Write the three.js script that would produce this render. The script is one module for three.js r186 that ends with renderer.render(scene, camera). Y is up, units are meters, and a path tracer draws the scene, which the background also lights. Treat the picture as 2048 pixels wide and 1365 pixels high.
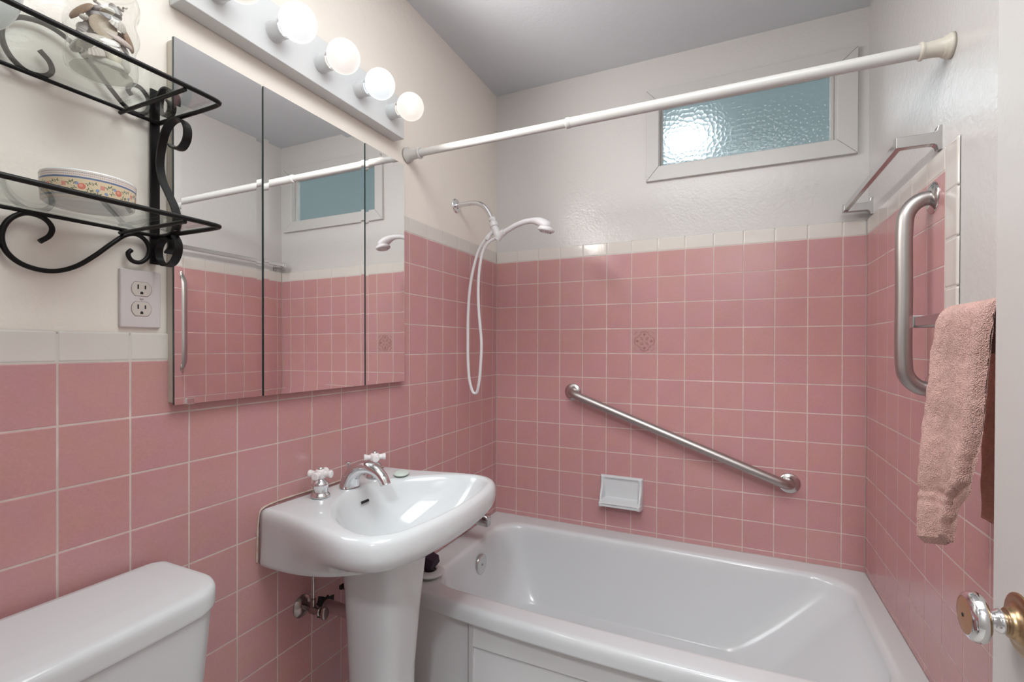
import * as THREE from 'three';
import { RoundedBoxGeometry } from 'three/addons/geometries/RoundedBoxGeometry.js';
import { mergeGeometries } from 'three/addons/utils/BufferGeometryUtils.js';
import { RectAreaLightUniformsLib } from 'three/addons/lights/RectAreaLightUniformsLib.js';
import { ImprovedNoise } from 'three/addons/math/ImprovedNoise.js';

// ------------------------------------------------------------------ camera, sky, exposure
const scene = new THREE.Scene();
const camera = new THREE.PerspectiveCamera(71.2972, 2048 / 1365, 0.02, 60);
camera.position.set(1.0562, 1.2229, 2.1096);
camera.rotation.set(-0.003548, 0.431423, 0.003036, 'YXZ');
camera.setViewOffset(2048, 1365, 0, -13.77, 2048, 1365);
scene.background = new THREE.Color().setRGB(0.175, 0.225, 0.238);      // dull evening sky behind the window
const renderer = new THREE.WebGLRenderer({ antialias: true });
renderer.toneMapping = THREE.LinearToneMapping;
renderer.toneMappingExposure = 1.24;
renderer.shadowMap.enabled = true;
RectAreaLightUniformsLib.init();

// light levels (candela) of the lamps built further down
const BULB_CD = 0.34, BULB_BACK_CD = 0.009, HALL_CD = 3.6, PANEL = 4.9, POST_CD = 1.5;

// ------------------------------------------------------------------ numbers read from the photograph
const W = 1.5026, P = 0.11, ROW0 = 1.632, CEIL = 2.462, FRONT = 2.04, PAINT = 0.006;
const TRIM_H = 0.056, WAINSCOT = ROW0 - 4 * P, TUB_Y = 0.402;

// ------------------------------------------------------------------ helpers
const V3 = (x, y, z) => new THREE.Vector3(x, y, z);
let seed = 7;
const rnd = () => { seed = (seed * 1664525 + 1013904223) >>> 0; return seed / 4294967296; };
const rr = (a, b) => a + (b - a) * rnd();
const noise = new ImprovedNoise();
const N3 = (x, y, z) => noise.noise(x, y, z);
const clamp = (v, a = 0, b = 1) => Math.min(b, Math.max(a, v));
const smooth = (a, b, v) => { const t = clamp((v - a) / (b - a)); return t * t * (3 - 2 * t); };
const lerp = (a, b, t) => a + (b - a) * t;
const used = {};
function numbered(name) { used[name] = (used[name] ?? -1) + 1; return used[name] ? `${name}_${String(used[name]).padStart(3, '0')}` : name; }
function part(name, geometry, material, parent, label) {
  const m = new THREE.Mesh(geometry, material); m.name = name; m.castShadow = m.receiveShadow = true;
  if (label) m.userData.label = label;
  parent.add(m); return m;
}
function thing(name, label, category, [x, y, z] = [0, 0, 0], group) {
  const o = new THREE.Group(); o.name = numbered(name); scene.add(o); o.position.set(x, y, z);
  o.userData = { label, category }; if (group) o.userData.group = group; return o;
}
function solo(name, geometry, material, label, category, group) {
  const m = new THREE.Mesh(geometry, material); m.name = numbered(name); m.castShadow = m.receiveShadow = true;
  m.userData = { label, category }; if (group) m.userData.group = group; scene.add(m); return m;
}
function structure(name, label, category) { const o = new THREE.Group(); o.name = numbered(name); o.userData = { label, category, kind: 'structure' }; scene.add(o); return o; }
const clean = g => { const h = g.index ? g.toNonIndexed() : g; for (const k of Object.keys(h.attributes)) if (!['position', 'normal', 'uv'].includes(k)) h.deleteAttribute(k);
  if (!h.attributes.uv) h.setAttribute('uv', new THREE.BufferAttribute(new Float32Array(h.attributes.position.count * 2), 2)); return h; };
const merge = list => mergeGeometries(list.map(clean));
function box(x0, x1, y0, y1, z0, z1) {           // box with uv in metres
  const g = new THREE.BoxGeometry(x1 - x0, y1 - y0, z1 - z0); g.translate((x0 + x1) / 2, (y0 + y1) / 2, (z0 + z1) / 2);
  const p = g.attributes.position, n = g.attributes.normal, uv = g.attributes.uv;
  for (let i = 0; i < p.count; i++) { const ax = Math.abs(n.getX(i)), ay = Math.abs(n.getY(i));
    uv.setXY(i, ax > 0.5 ? p.getZ(i) : p.getX(i), ay > 0.5 ? p.getZ(i) : p.getY(i)); }
  return g;
}
function rbox(x0, x1, y0, y1, z0, z1, r = 0.004, s = 3) { const g = new RoundedBoxGeometry(x1 - x0, y1 - y0, z1 - z0, s, r); g.translate((x0 + x1) / 2, (y0 + y1) / 2, (z0 + z1) / 2); return g; }
// rings of points -> surface; closed round, optional caps
function loft(rings, { capA = false, capB = false, closed = true, flip = false } = {}) {
  const n = rings[0].length, pos = [], uv = [], idx = [], m = closed ? n + 1 : n;
  rings.forEach((r, j) => { for (let i = 0; i < m; i++) { const q = r[i % n]; pos.push(q.x, q.y, q.z); uv.push(i / n, j / (rings.length - 1)); } });
  for (let j = 0; j < rings.length - 1; j++) for (let i = 0; i < m - 1; i++) {
    const a = j * m + i, b = a + 1, c = a + m, d = c + 1;
    flip ? idx.push(a, c, b, b, c, d) : idx.push(a, b, c, b, d, c);
  }
  const cap = (r, up) => { const c = r.reduce((s, q) => s.add(q), V3(0, 0, 0)).divideScalar(n), k = pos.length / 3; pos.push(c.x, c.y, c.z); uv.push(0.5, 0.5);
    r.forEach(q => { pos.push(q.x, q.y, q.z); uv.push(0.5, 0.5); });
    for (let i = 0; i < n; i++) { const a = k + 1 + i, b = k + 1 + (i + 1) % n; (up !== flip) ? idx.push(k, a, b) : idx.push(k, b, a); } };
  if (capA) cap(rings[0], false); if (capB) cap(rings[rings.length - 1], true);
  const g = new THREE.BufferGeometry();
  g.setAttribute('position', new THREE.Float32BufferAttribute(pos, 3)); g.setAttribute('uv', new THREE.Float32BufferAttribute(uv, 2)); g.setIndex(idx); g.computeVertexNormals();
  if (closed) { const q = g.attributes.normal; for (let j = 0; j < rings.length; j++) { const a = j * m, b = a + n;
    const v = V3(q.getX(a) + q.getX(b), q.getY(a) + q.getY(b), q.getZ(a) + q.getZ(b)).normalize(); q.setXYZ(a, v.x, v.y, v.z); q.setXYZ(b, v.x, v.y, v.z); } }
  return g;
}
// round tube along points with its own radius at each place; rf(t) -> radius or [ru, rv]
function sweep(points, rf, { seg = 14, steps = 60, caps = true, up = V3(0, 1, 0.001), raw = false } = {}) {
  const curve = raw ? null : new THREE.CatmullRomCurve3(points, false, 'centripetal');
  const P_ = raw ? points : curve.getSpacedPoints(steps), rings = [];
  let prev = null;
  P_.forEach((p, i) => {
    const t = P_[Math.min(i + 1, P_.length - 1)].clone().sub(P_[Math.max(i - 1, 0)]).normalize();
    let u = prev ? prev.clone().sub(t.clone().multiplyScalar(prev.dot(t))) : V3(0, 0, 0).crossVectors(up, t);
    if (u.lengthSq() < 1e-8) u = V3(1, 0, 0).cross(t);
    u.normalize(); prev = u.clone(); const v = V3(0, 0, 0).crossVectors(t, u), f = typeof rf === 'function' ? rf(i / (P_.length - 1)) : rf;
    const [a, b] = Array.isArray(f) ? f : [f, f], ring = [];
    for (let k = 0; k < seg; k++) { const h = k / seg * Math.PI * 2; ring.push(p.clone().addScaledVector(u, Math.cos(h) * a).addScaledVector(v, Math.sin(h) * b)); }
    rings.push(ring);
  });
  return loft(rings, { capA: caps, capB: caps });
}
const rod = (a, b, r, seg = 12) => sweep([a, b], r, { raw: true, seg });
function lathe(profile, seg = 40) { const g = new THREE.LatheGeometry(profile.map(([r, y]) => new THREE.Vector2(Math.max(r, 1e-5), y)), seg); return g; }
// smooth lathe profile through points
function slathe(profile, seg = 40, n = 60) { const c = new THREE.CatmullRomCurve3(profile.map(([r, y]) => V3(r, y, 0)), false, 'centripetal'); return lathe(c.getPoints(n).map(p => [Math.max(p.x, 1e-5), p.y]), seg); }
const turned = (g, axis, at) => { const h = g.clone(); if (axis === 'x') h.rotateZ(-Math.PI / 2); if (axis === '-x') h.rotateZ(Math.PI / 2); if (axis === 'z') h.rotateX(Math.PI / 2); h.translate(...at); return h; };
// flat band bent in a plane: pts [[a,b],...], map(a,b,c) -> Vector3, thickness t in plane, width w across
function band(pts, t, w, map, steps = 90) {
  const c = new THREE.CatmullRomCurve3(pts.map(([a, b]) => V3(a, b, 0)), false, 'centripetal'), q = c.getSpacedPoints(steps), rings = [];
  q.forEach((p, i) => { const d = q[Math.min(i + 1, steps)].clone().sub(q[Math.max(i - 1, 0)]).normalize(), nx = -d.y, ny = d.x;
    rings.push([[1, 1], [1, -1], [-1, -1], [-1, 1]].map(([s, z]) => map(p.x + nx * s * t / 2, p.y + ny * s * t / 2, z * w / 2))); });
  const g = loft(rings, { capA: true, capB: true }).toNonIndexed(); g.computeVertexNormals(); return g;
}

// ------------------------------------------------------------------ textures
function dataTex(n, f, { srgb = false, rep = 1 } = {}) {
  const d = new Uint8Array(n * n * 4);
  for (let y = 0; y < n; y++) for (let x = 0; x < n; x++) { const c = f(x / n, y / n), k = (y * n + x) * 4; const a = Array.isArray(c) ? c : [c, c, c];
    d[k] = clamp(a[0]) * 255; d[k + 1] = clamp(a[1]) * 255; d[k + 2] = clamp(a[2]) * 255; d[k + 3] = 255; }
  const t = new THREE.DataTexture(d, n, n); t.wrapS = t.wrapT = THREE.RepeatWrapping; t.magFilter = THREE.LinearFilter; t.minFilter = THREE.LinearMipmapLinearFilter; t.generateMipmaps = true;
  t.repeat.set(rep, rep); if (srgb) t.colorSpace = THREE.SRGBColorSpace; t.needsUpdate = true; return t;
}
// tileable noise: torus-mapped by blending
const tn = (u, v, f, s) => { const a = N3(u * f, v * f, s), b = N3((u - 1) * f, v * f, s), c = N3(u * f, (v - 1) * f, s), d = N3((u - 1) * f, (v - 1) * f, s); return lerp(lerp(a, b, u), lerp(c, d, u), v); };
const peel = dataTex(512, (u, v) => 0.5 + 0.30 * tn(u, v, 22, 1.3) + 0.16 * tn(u, v, 55, 4.1) + 0.30 * tn(u, v, 7, 8.3), { rep: 1 / 0.22 });
const glazeBump = dataTex(256, (u, v) => 0.5 + 0.35 * tn(u, v, 6, 2.3) + 0.1 * tn(u, v, 22, 5.1), { rep: 1 / 0.16 });
const glazeTone = dataTex(512, (u, v) => { const a = tn(u, v, 5, 11.2), b = tn(u, v, 90, 3.3), c = tn(u, v, 9, 21.7); return [0.93 + 0.02 * a + 0.03 * b, 0.925 + 0.035 * a + 0.03 * b + 0.015 * c, 0.93 + 0.02 * a + 0.03 * b - 0.04 * c]; }, { srgb: true, rep: 1 / 0.42 });
const terry = dataTex(512, (u, v) => 0.5 + 0.5 * tn(u, v, 75, 1.7) + 0.35 * tn(u, v, 38, 6.1) + 0.2 * tn(u, v, 13, 9.9), { rep: 9 });
const terryTone = dataTex(512, (u, v) => { const a = 0.93 + 0.09 * tn(u, v, 60, 2.2) + 0.05 * tn(u, v, 14, 7.4); return [a, a, a]; }, { srgb: true, rep: 7 });
const groutTone = dataTex(256, (u, v) => { const a = 0.9 + 0.1 * tn(u, v, 9, 3.1) + 0.06 * tn(u, v, 40, 8.8); return [a, a * 0.99, a * 0.97]; }, { srgb: true, rep: 1 / 0.6 });

// ------------------------------------------------------------------ materials
const std = o => new THREE.MeshStandardMaterial(o), phys = o => new THREE.MeshPhysicalMaterial(o);
const rgb = (r, g, b) => new THREE.Color().setRGB(r, g, b);
const M = {
  paint: phys({ name: 'semi gloss wall paint', color: rgb(0.635, 0.615, 0.595), roughness: 0.25, bumpMap: peel, bumpScale: 0.0011 }),
  warmLitPaint: phys({ name: 'cream paint with bulb glow', color: rgb(0.85, 0.785, 0.715), roughness: 0.28, bumpMap: peel, bumpScale: 0.0011 }),  // lighter, warmer copy of the wall paint, with the bulb light in its colour
  ceiling: std({ name: 'ceiling paint', color: rgb(0.61, 0.63, 0.665), roughness: 0.75, bumpMap: peel, bumpScale: 0.0006 }),
  wood: phys({ name: 'painted wood', color: rgb(0.58, 0.565, 0.545), roughness: 0.3, bumpMap: peel, bumpScale: 0.0004 }),
  grout: std({ name: 'grout', color: rgb(0.80, 0.66, 0.64), roughness: 0.85, map: groutTone }),
  trimGrout: std({ name: 'white grout', color: rgb(0.64, 0.60, 0.56), roughness: 0.8 }),
  whiteTile: phys({ name: 'white glazed trim', color: rgb(0.69, 0.65, 0.605), roughness: 0.12, bumpMap: glazeBump, bumpScale: 0.0004 }),
  china: phys({ name: 'white vitreous china', color: rgb(0.675, 0.70, 0.71), roughness: 0.09 }),
  enamel: phys({ name: 'white bath enamel', color: rgb(0.67, 0.69, 0.70), roughness: 0.14 }),
  apron: phys({ name: 'white apron enamel', color: rgb(0.70, 0.70, 0.705), roughness: 0.25 }),
  porcelain: phys({ name: 'porcelain handle', color: rgb(0.82, 0.78, 0.78), roughness: 0.1 }),
  chrome: std({ name: 'chrome', color: rgb(0.74, 0.74, 0.75), metalness: 1, roughness: 0.07 }),
  barChrome: std({ name: 'satin chrome', color: rgb(0.50, 0.49, 0.49), metalness: 1, roughness: 0.14 }),
  steel: std({ name: 'brushed steel', color: rgb(0.45, 0.42, 0.405), metalness: 1, roughness: 0.40 }),
  flange: std({ name: 'polished steel', color: rgb(0.60, 0.58, 0.57), metalness: 1, roughness: 0.16 }),
  darkChrome: std({ name: 'old tarnished chrome', color: rgb(0.36, 0.31, 0.29), metalness: 1, roughness: 0.22 }),
  brass: std({ name: 'worn brass', color: rgb(0.42, 0.29, 0.17), metalness: 1, roughness: 0.3 }),
  bronze: std({ name: 'dull brass face', color: rgb(0.50, 0.28, 0.17), metalness: 0.75, roughness: 0.45 }),
  black: std({ name: 'black void', color: rgb(0.012, 0.01, 0.01), roughness: 0.7 }),
  iron: phys({ name: 'black painted iron', color: rgb(0.008, 0.007, 0.007), roughness: 0.38, specularIntensity: 0.45 }),
  glass: phys({ name: 'shelf glass', color: rgb(0.94, 0.965, 0.955), roughness: 0.0, transmission: 1, thickness: 0, ior: 1.5 }),
  jarGlass: phys({ name: 'jar glass', color: rgb(0.93, 0.94, 0.93), roughness: 0.0, transmission: 1, thickness: 0, ior: 1.5 }),
  pane: phys({ name: 'pebbled glass', color: rgb(1, 1, 1), roughness: 0.13, transmission: 1, thickness: 0.006, ior: 1.5, attenuationColor: rgb(0.62, 0.80, 0.82), attenuationDistance: 0.02 }),
  mirror: std({ name: 'mirror silver', color: rgb(0.94, 0.95, 0.945), metalness: 1, roughness: 0.0 }),
  mirrorEdge: std({ name: 'glass edge', color: rgb(0.05, 0.08, 0.08), roughness: 0.15 }),
  cream: phys({ name: 'cream enamel cabinet', color: rgb(0.60, 0.55, 0.47), roughness: 0.4 }),
  fixture: phys({ name: 'white enamelled metal', color: rgb(0.60, 0.61, 0.615), roughness: 0.12 }),
  whitePlastic: phys({ name: 'white plastic', color: rgb(0.72, 0.70, 0.71), roughness: 0.22 }),
  outlet: phys({ name: 'outlet plate', color: rgb(0.66, 0.60, 0.60), roughness: 0.35 }),
  outletFace: phys({ name: 'ivory receptacle', color: rgb(0.64, 0.575, 0.53), roughness: 0.35 }),
  rod: phys({ name: 'white coated rod', color: rgb(0.57, 0.555, 0.535), roughness: 0.3 }),
  rodCap: phys({ name: 'aged plastic end cap', color: rgb(0.58, 0.535, 0.46), roughness: 0.35 }),
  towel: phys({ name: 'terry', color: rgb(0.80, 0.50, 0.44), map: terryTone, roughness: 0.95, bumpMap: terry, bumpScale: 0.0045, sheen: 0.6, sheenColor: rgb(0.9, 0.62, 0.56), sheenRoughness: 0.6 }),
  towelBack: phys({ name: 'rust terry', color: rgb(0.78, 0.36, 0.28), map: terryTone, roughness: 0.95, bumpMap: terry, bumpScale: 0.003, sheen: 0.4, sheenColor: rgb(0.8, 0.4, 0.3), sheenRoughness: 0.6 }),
  soap: phys({ name: 'pale green soap', color: rgb(0.60, 0.70, 0.62), roughness: 0.35 }),
  pipe: phys({ name: 'painted drain pipe', color: rgb(0.42, 0.25, 0.25), roughness: 0.35 }),
  floor: phys({ name: 'vinyl floor', color: rgb(0.80, 0.79, 0.78), roughness: 0.4, map: groutTone }),
};
const pinkTones = [[0.645, 0.342, 0.336], [0.655, 0.352, 0.340], [0.637, 0.337, 0.336], [0.645, 0.342, 0.348], [0.655, 0.354, 0.346]];
const pinks = pinkTones.map(([r, g, b], i) => phys({ name: `pink glaze ${'abcde'[i]}`, color: rgb(r, g, b), roughness: 0.2, map: glazeTone, bumpMap: glazeBump, bumpScale: 0.0005 }));
const decoGlaze = phys({ name: 'faded ornament glaze', color: rgb(0.615, 0.355, 0.345), roughness: 0.25, map: glazeTone });
const decoInk = phys({ name: 'ornament relief', color: rgb(0.43, 0.22, 0.205), roughness: 0.3 });

// ------------------------------------------------------------------ wall tiles
const GAP = 0.0018, tileCache = {};
// cushion-edged tile facing +z, face at z = 0, lying on x 0..w, y 0..h
function tileGeometry(w, h, variant = 0, soft = 0.0024) {
  const key = [w.toFixed(4), h.toFixed(4), variant, soft].join(); if (tileCache[key]) return tileCache[key];
  const line = L => [0, soft * 0.35, soft, L - soft, L - soft * 0.35, L], xs = line(w), ys = line(h), pos = [], nor = [], uv = [], idx = [];
  const d = [[-0.0042, 0.94], [-0.0007, 0.42], [0, 0]], ring = i => d[Math.min(i, 5 - i)];
  for (let j = 0; j < 6; j++) for (let i = 0; i < 6; i++) {
    const zx = ring(i), zy = ring(j), z = Math.min(zx[0], zy[0]);
    const n = V3(zx[1] * (i < 3 ? -1 : 1), zy[1] * (j < 3 ? -1 : 1), 0); n.z = Math.sqrt(Math.max(0.06, 1 - n.x * n.x - n.y * n.y)); n.normalize();
    pos.push(xs[i], ys[j], z); nor.push(n.x, n.y, n.z); uv.push(xs[i] + variant * 0.137, ys[j] + variant * 0.071);
  }
  for (let j = 0; j < 5; j++) for (let i = 0; i < 5; i++) { const a = j * 6 + i; idx.push(a, a + 1, a + 6, a + 1, a + 7, a + 6); }
  const g = new THREE.BufferGeometry(); g.setAttribute('position', new THREE.Float32BufferAttribute(pos, 3)); g.setAttribute('normal', new THREE.Float32BufferAttribute(nor, 3)); g.setAttribute('uv', new THREE.Float32BufferAttribute(uv, 2)); g.setIndex(idx);
  return tileCache[key] = g;
}
// place a tile: s0,s1 along the wall (metres from its origin), y0,y1 height. frame maps wall coordinates to the world
function putTile(parent, frame, s0, s1, y0, y1, material, name = 'tile', soft) {
  const w = s1 - s0 - GAP, h = y1 - y0 - GAP; if (w < 0.004 || h < 0.004) return null;
  const m = part(name, tileGeometry(w, h, Math.floor(rnd() * 4), soft), material, parent);
  frame(m, s0 + GAP / 2, y0 + GAP / 2, w);
  m.rotateX(rr(-0.0022, 0.0022)); m.rotateY(rr(-0.0022, 0.0022));
  return m;
}
const frames = {
  left: (m, s, y) => { m.position.set(0, y, s); m.rotation.y = Math.PI / 2; m.position.z = s; m.rotation.y = Math.PI / 2; },
  back: (m, s, y) => m.position.set(s, y, 0),
  right: (m, s, y, w) => { m.rotation.y = -Math.PI / 2; m.position.set(W, y, s); },
  front: (m, s, y, w) => { m.rotation.y = Math.PI; m.position.set(s + w, y, FRONT); },
};
// turning +z to +x sends local +x to -z, so left tiles start at their far end
frames.left = (m, s, y, w) => { m.rotation.y = Math.PI / 2; m.position.set(0, y, s + w); };
const pink = () => pinks[Math.floor(rnd() * pinks.length)];
function rowsBetween(top, bottom) { const r = []; let t = top; while (t - bottom > 1e-4) { const b = Math.max(bottom, t - P); r.push([b, t]); t = b; } return r; }
function columns(from, to, first) { const c = []; let a = from, b = first; while (b <= from + 1e-6) b += P; while (a < to - 1e-4) { const e = Math.min(b, to); c.push([a, e]); a = e; b += P; } return c; }

// left wall -------------------------------------------------------------
{
  const wall = structure('wall_left', 'cream wall with bulb light in its colour, pink tile behind sink and mirror', 'wall');
  part('plaster', box(-0.12, -PAINT, 0, CEIL, -0.12, FRONT + 0.11), M.warmLitPaint, wall);
  const L0 = 0.0415, sur = L0 + 7 * P, low = sur;
  part('grout', merge([box(-PAINT, -0.0008, 0, ROW0, 0, sur), box(-PAINT, -0.0008, 0, WAINSCOT, sur, FRONT)]), M.grout, wall);
  part('trim_grout', merge([box(-PAINT, -0.0012, ROW0, ROW0 + TRIM_H - 0.006, 0, sur), box(-PAINT, -0.0012, WAINSCOT, WAINSCOT + TRIM_H - 0.006, sur, FRONT)]), M.trimGrout, wall);
  for (const [a, b] of columns(0, FRONT, L0)) {
    const top = b <= sur + 1e-4 ? ROW0 : WAINSCOT, bottom = b <= 0.74 ? TUB_Y : 0;
    for (const [y0, y1] of rowsBetween(top, bottom)) putTile(wall, frames.left, a, b, y0, y1, pink());
    putTile(wall, frames.left, a, b, top, top + TRIM_H, M.whiteTile, 'trim_tile', 0.004);
  }
  for (const [y0, y1] of rowsBetween(ROW0, WAINSCOT + TRIM_H)) putTile(wall, frames.left, sur, sur + 0.06, y0, y1, M.whiteTile, 'trim_tile', 0.004);
}
// back wall -------------------------------------------------------------
const WIN = { x0: 0.774, x1: 1.408, y0: 1.992, y1: 2.262, glass: -0.045 };
{
  const wall = structure('wall_back', 'white painted wall over pink tile behind the bathtub', 'wall'), Z0 = -0.056, Z1 = -PAINT;
  part('plaster', merge([box(-0.12, W + 0.12, 0, WIN.y0, Z0, Z1), box(-0.12, W + 0.12, WIN.y1, CEIL, Z0, Z1), box(-0.12, WIN.x0, WIN.y0, WIN.y1, Z0, Z1), box(WIN.x1, W + 0.12, WIN.y0, WIN.y1, Z0, Z1)]), M.paint, wall);
  part('grout', box(0, W, TUB_Y - 0.02, ROW0, -PAINT, -0.0008), M.grout, wall);
  part('trim_grout', box(0, W, ROW0, ROW0 + TRIM_H - 0.006, -PAINT, -0.0012), M.trimGrout, wall);
  for (const [a, b] of columns(0, W, P)) {
    rowsBetween(ROW0, TUB_Y).forEach(([y0, y1], j) => {
      const deco = Math.abs(a - 6 * P) < 0.01 && j === 3;
      const t = putTile(wall, frames.back, a, b, y0, y1, deco ? decoGlaze : pink(), deco ? 'ornamental_tile' : 'tile');
      if (deco) { t.userData.label = 'faded pink tile with a quatrefoil relief'; ornament(t, b - a - GAP); }
    });
    putTile(wall, frames.back, a, b, ROW0, ROW0 + TRIM_H, M.whiteTile, 'trim_tile', 0.004);
  }
}
function ornament(tile, s) {                      // barbed quatrefoil, flower, corner arcs, raised half a millimetre
  const c = s / 2, list = [], R = s * 0.42;
  const outline = k => { const q = []; for (let i = 0; i < 96; i++) { const a = i / 96 * Math.PI * 2, m = Math.abs(((a + Math.PI / 4) % (Math.PI / 2)) - Math.PI / 4) / (Math.PI / 4);
    const r = R * k * (m < 0.62 ? 0.98 - 0.17 * m * m : m < 0.8 ? 0.80 - (m - 0.62) * 0.35 : 0.737 + (m - 0.8) * 0.42); q.push(new THREE.Vector2(c + Math.cos(a) * r, c + Math.sin(a) * r)); } return q; };
  const ex = sh => { const g = new THREE.ExtrudeGeometry(sh, { depth: 0.0012, bevelEnabled: false, curveSegments: 8 }); list.push(g); };
  const ring = new THREE.Shape(outline(1)); ring.holes.push(new THREE.Path(outline(0.87).reverse())); ex(ring);
  const blob = (x, y, a, l, w) => { const sh = new THREE.Shape(); sh.absellipse(c + x * s, c + y * s, l * s, w * s, 0, Math.PI * 2, false, a); ex(sh); };
  for (let k = 0; k < 4; k++) {
    const a = k * Math.PI / 2, d = a + Math.PI / 4;
    blob(Math.cos(a) * 0.27, Math.sin(a) * 0.27, a, 0.085, 0.028); blob(Math.cos(a) * 0.27, Math.sin(a) * 0.27, a + Math.PI / 2, 0.07, 0.026);
    blob(Math.cos(d) * 0.15, Math.sin(d) * 0.15, d, 0.085, 0.05);
    const arc = new THREE.Shape(), cx = c + Math.cos(d) * s * 0.32, cy = c + Math.sin(d) * s * 0.32; arc.absarc(cx, cy, s * 0.175, d - 0.62, d + 0.62, false); arc.absarc(cx, cy, s * 0.155, d + 0.62, d - 0.62, true); ex(arc);
  }
  part('relief', merge(list), decoInk, tile);
}
// right wall ------------------------------------------------------------
{
  const wall = structure('wall_right', 'white glossy wall with pink tile behind the towels', 'wall');
  part('plaster', box(W + PAINT, W + 0.12, 0, CEIL, -0.12, FRONT + 0.11), M.paint, wall);
  const L0 = 0.034, sur = L0 + 6 * P;
  part('grout', merge([box(W + 0.0008, W + PAINT, 0, ROW0, 0, sur), box(W + 0.0008, W + PAINT, 0, WAINSCOT, sur, FRONT)]), M.grout, wall);
  part('trim_grout', merge([box(W + 0.0012, W + PAINT, ROW0, ROW0 + TRIM_H - 0.006, 0, sur), box(W + 0.0012, W + PAINT, WAINSCOT, WAINSCOT + TRIM_H - 0.006, sur, FRONT), box(W + 0.0012, W + PAINT, WAINSCOT, ROW0 + TRIM_H - 0.006, sur, sur + 0.062)]), M.trimGrout, wall);
  for (const [a, b] of columns(0, FRONT, L0)) {
    const top = b <= sur + 1e-4 ? ROW0 : WAINSCOT, bottom = b <= 0.74 ? TUB_Y : 0;
    for (const [y0, y1] of rowsBetween(top, bottom)) putTile(wall, frames.right, a, b, y0, y1, pink());
    putTile(wall, frames.right, a, b, top, top + TRIM_H, M.whiteTile, 'trim_tile', 0.004);
  }
  for (const [y0, y1] of rowsBetween(ROW0 + TRIM_H, WAINSCOT + TRIM_H)) putTile(wall, frames.right, sur, sur + 0.068, y0, y1, M.whiteTile, 'trim_tile', 0.006);
}
// front wall with the doorway, hall behind it, floor and ceiling -------------
const DOOR = { x0: 0.672, x1: 1.392, h: 2.035 };
{
  const wall = structure('wall_front', 'painted wall round the open doorway', 'wall'), z0 = FRONT + PAINT, z1 = FRONT + 0.11;
  part('plaster', merge([box(-PAINT, DOOR.x0, 0, CEIL, z0, z1), box(DOOR.x1, W + PAINT, 0, CEIL, z0, z1), box(DOOR.x0, DOOR.x1, DOOR.h, CEIL, z0, z1)]), M.paint, wall);
  part('grout', box(0, DOOR.x0 - 0.06, 0, WAINSCOT, FRONT + 0.0008, z0), M.grout, wall);
  for (const [a, b] of columns(0, DOOR.x0 - 0.06, P)) { for (const [y0, y1] of rowsBetween(WAINSCOT, 0)) putTile(wall, frames.front, a, b, y0, y1, pink()); putTile(wall, frames.front, a, b, WAINSCOT, WAINSCOT + TRIM_H, M.whiteTile, 'trim_tile', 0.004); }
  const trim = structure('trim_1', 'white casing round the doorway', 'door frame');
  part('casing', merge([box(DOOR.x0 - 0.06, DOOR.x0, 0, DOOR.h + 0.06, FRONT - 0.012, FRONT + PAINT), box(DOOR.x0, DOOR.x1, DOOR.h, DOOR.h + 0.06, FRONT - 0.012, FRONT + PAINT), box(DOOR.x1, DOOR.x1 + 0.06, 0, DOOR.h + 0.06, FRONT - 0.012, FRONT + PAINT)]), M.wood, trim);
  const hall = structure('wall_hall', 'pale painted hallway walls behind the doorway', 'wall');
  part('plaster', merge([box(-0.5, 2.7, 0, CEIL, 3.35, 3.45), box(-0.6, -0.5, 0, CEIL, 2.15, 3.45), box(2.7, 2.8, 0, CEIL, 2.15, 3.45), box(-0.6, -0.12, 0, CEIL, 2.05, 2.15), box(W + 0.12, 2.8, 0, CEIL, 2.05, 2.15)]), M.paint, hall);
  const floor = structure('floor', 'speckled vinyl floor', 'floor'); part('surface', box(-0.6, 2.8, -0.1, 0, -0.12, 3.45), M.floor, floor);
  const ceil = structure('ceiling', 'smooth pale ceiling', 'ceiling'); part('surface', box(-0.6, 2.8, CEIL, CEIL + 0.1, -0.12, 3.45), M.ceiling, ceil);
  const ground = structure('ground', 'dim ground outside the window', 'ground'); part('surface', box(-4, 6, -0.12, -0.02, -8, -0.12), M.floor, ground);
}
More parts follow.
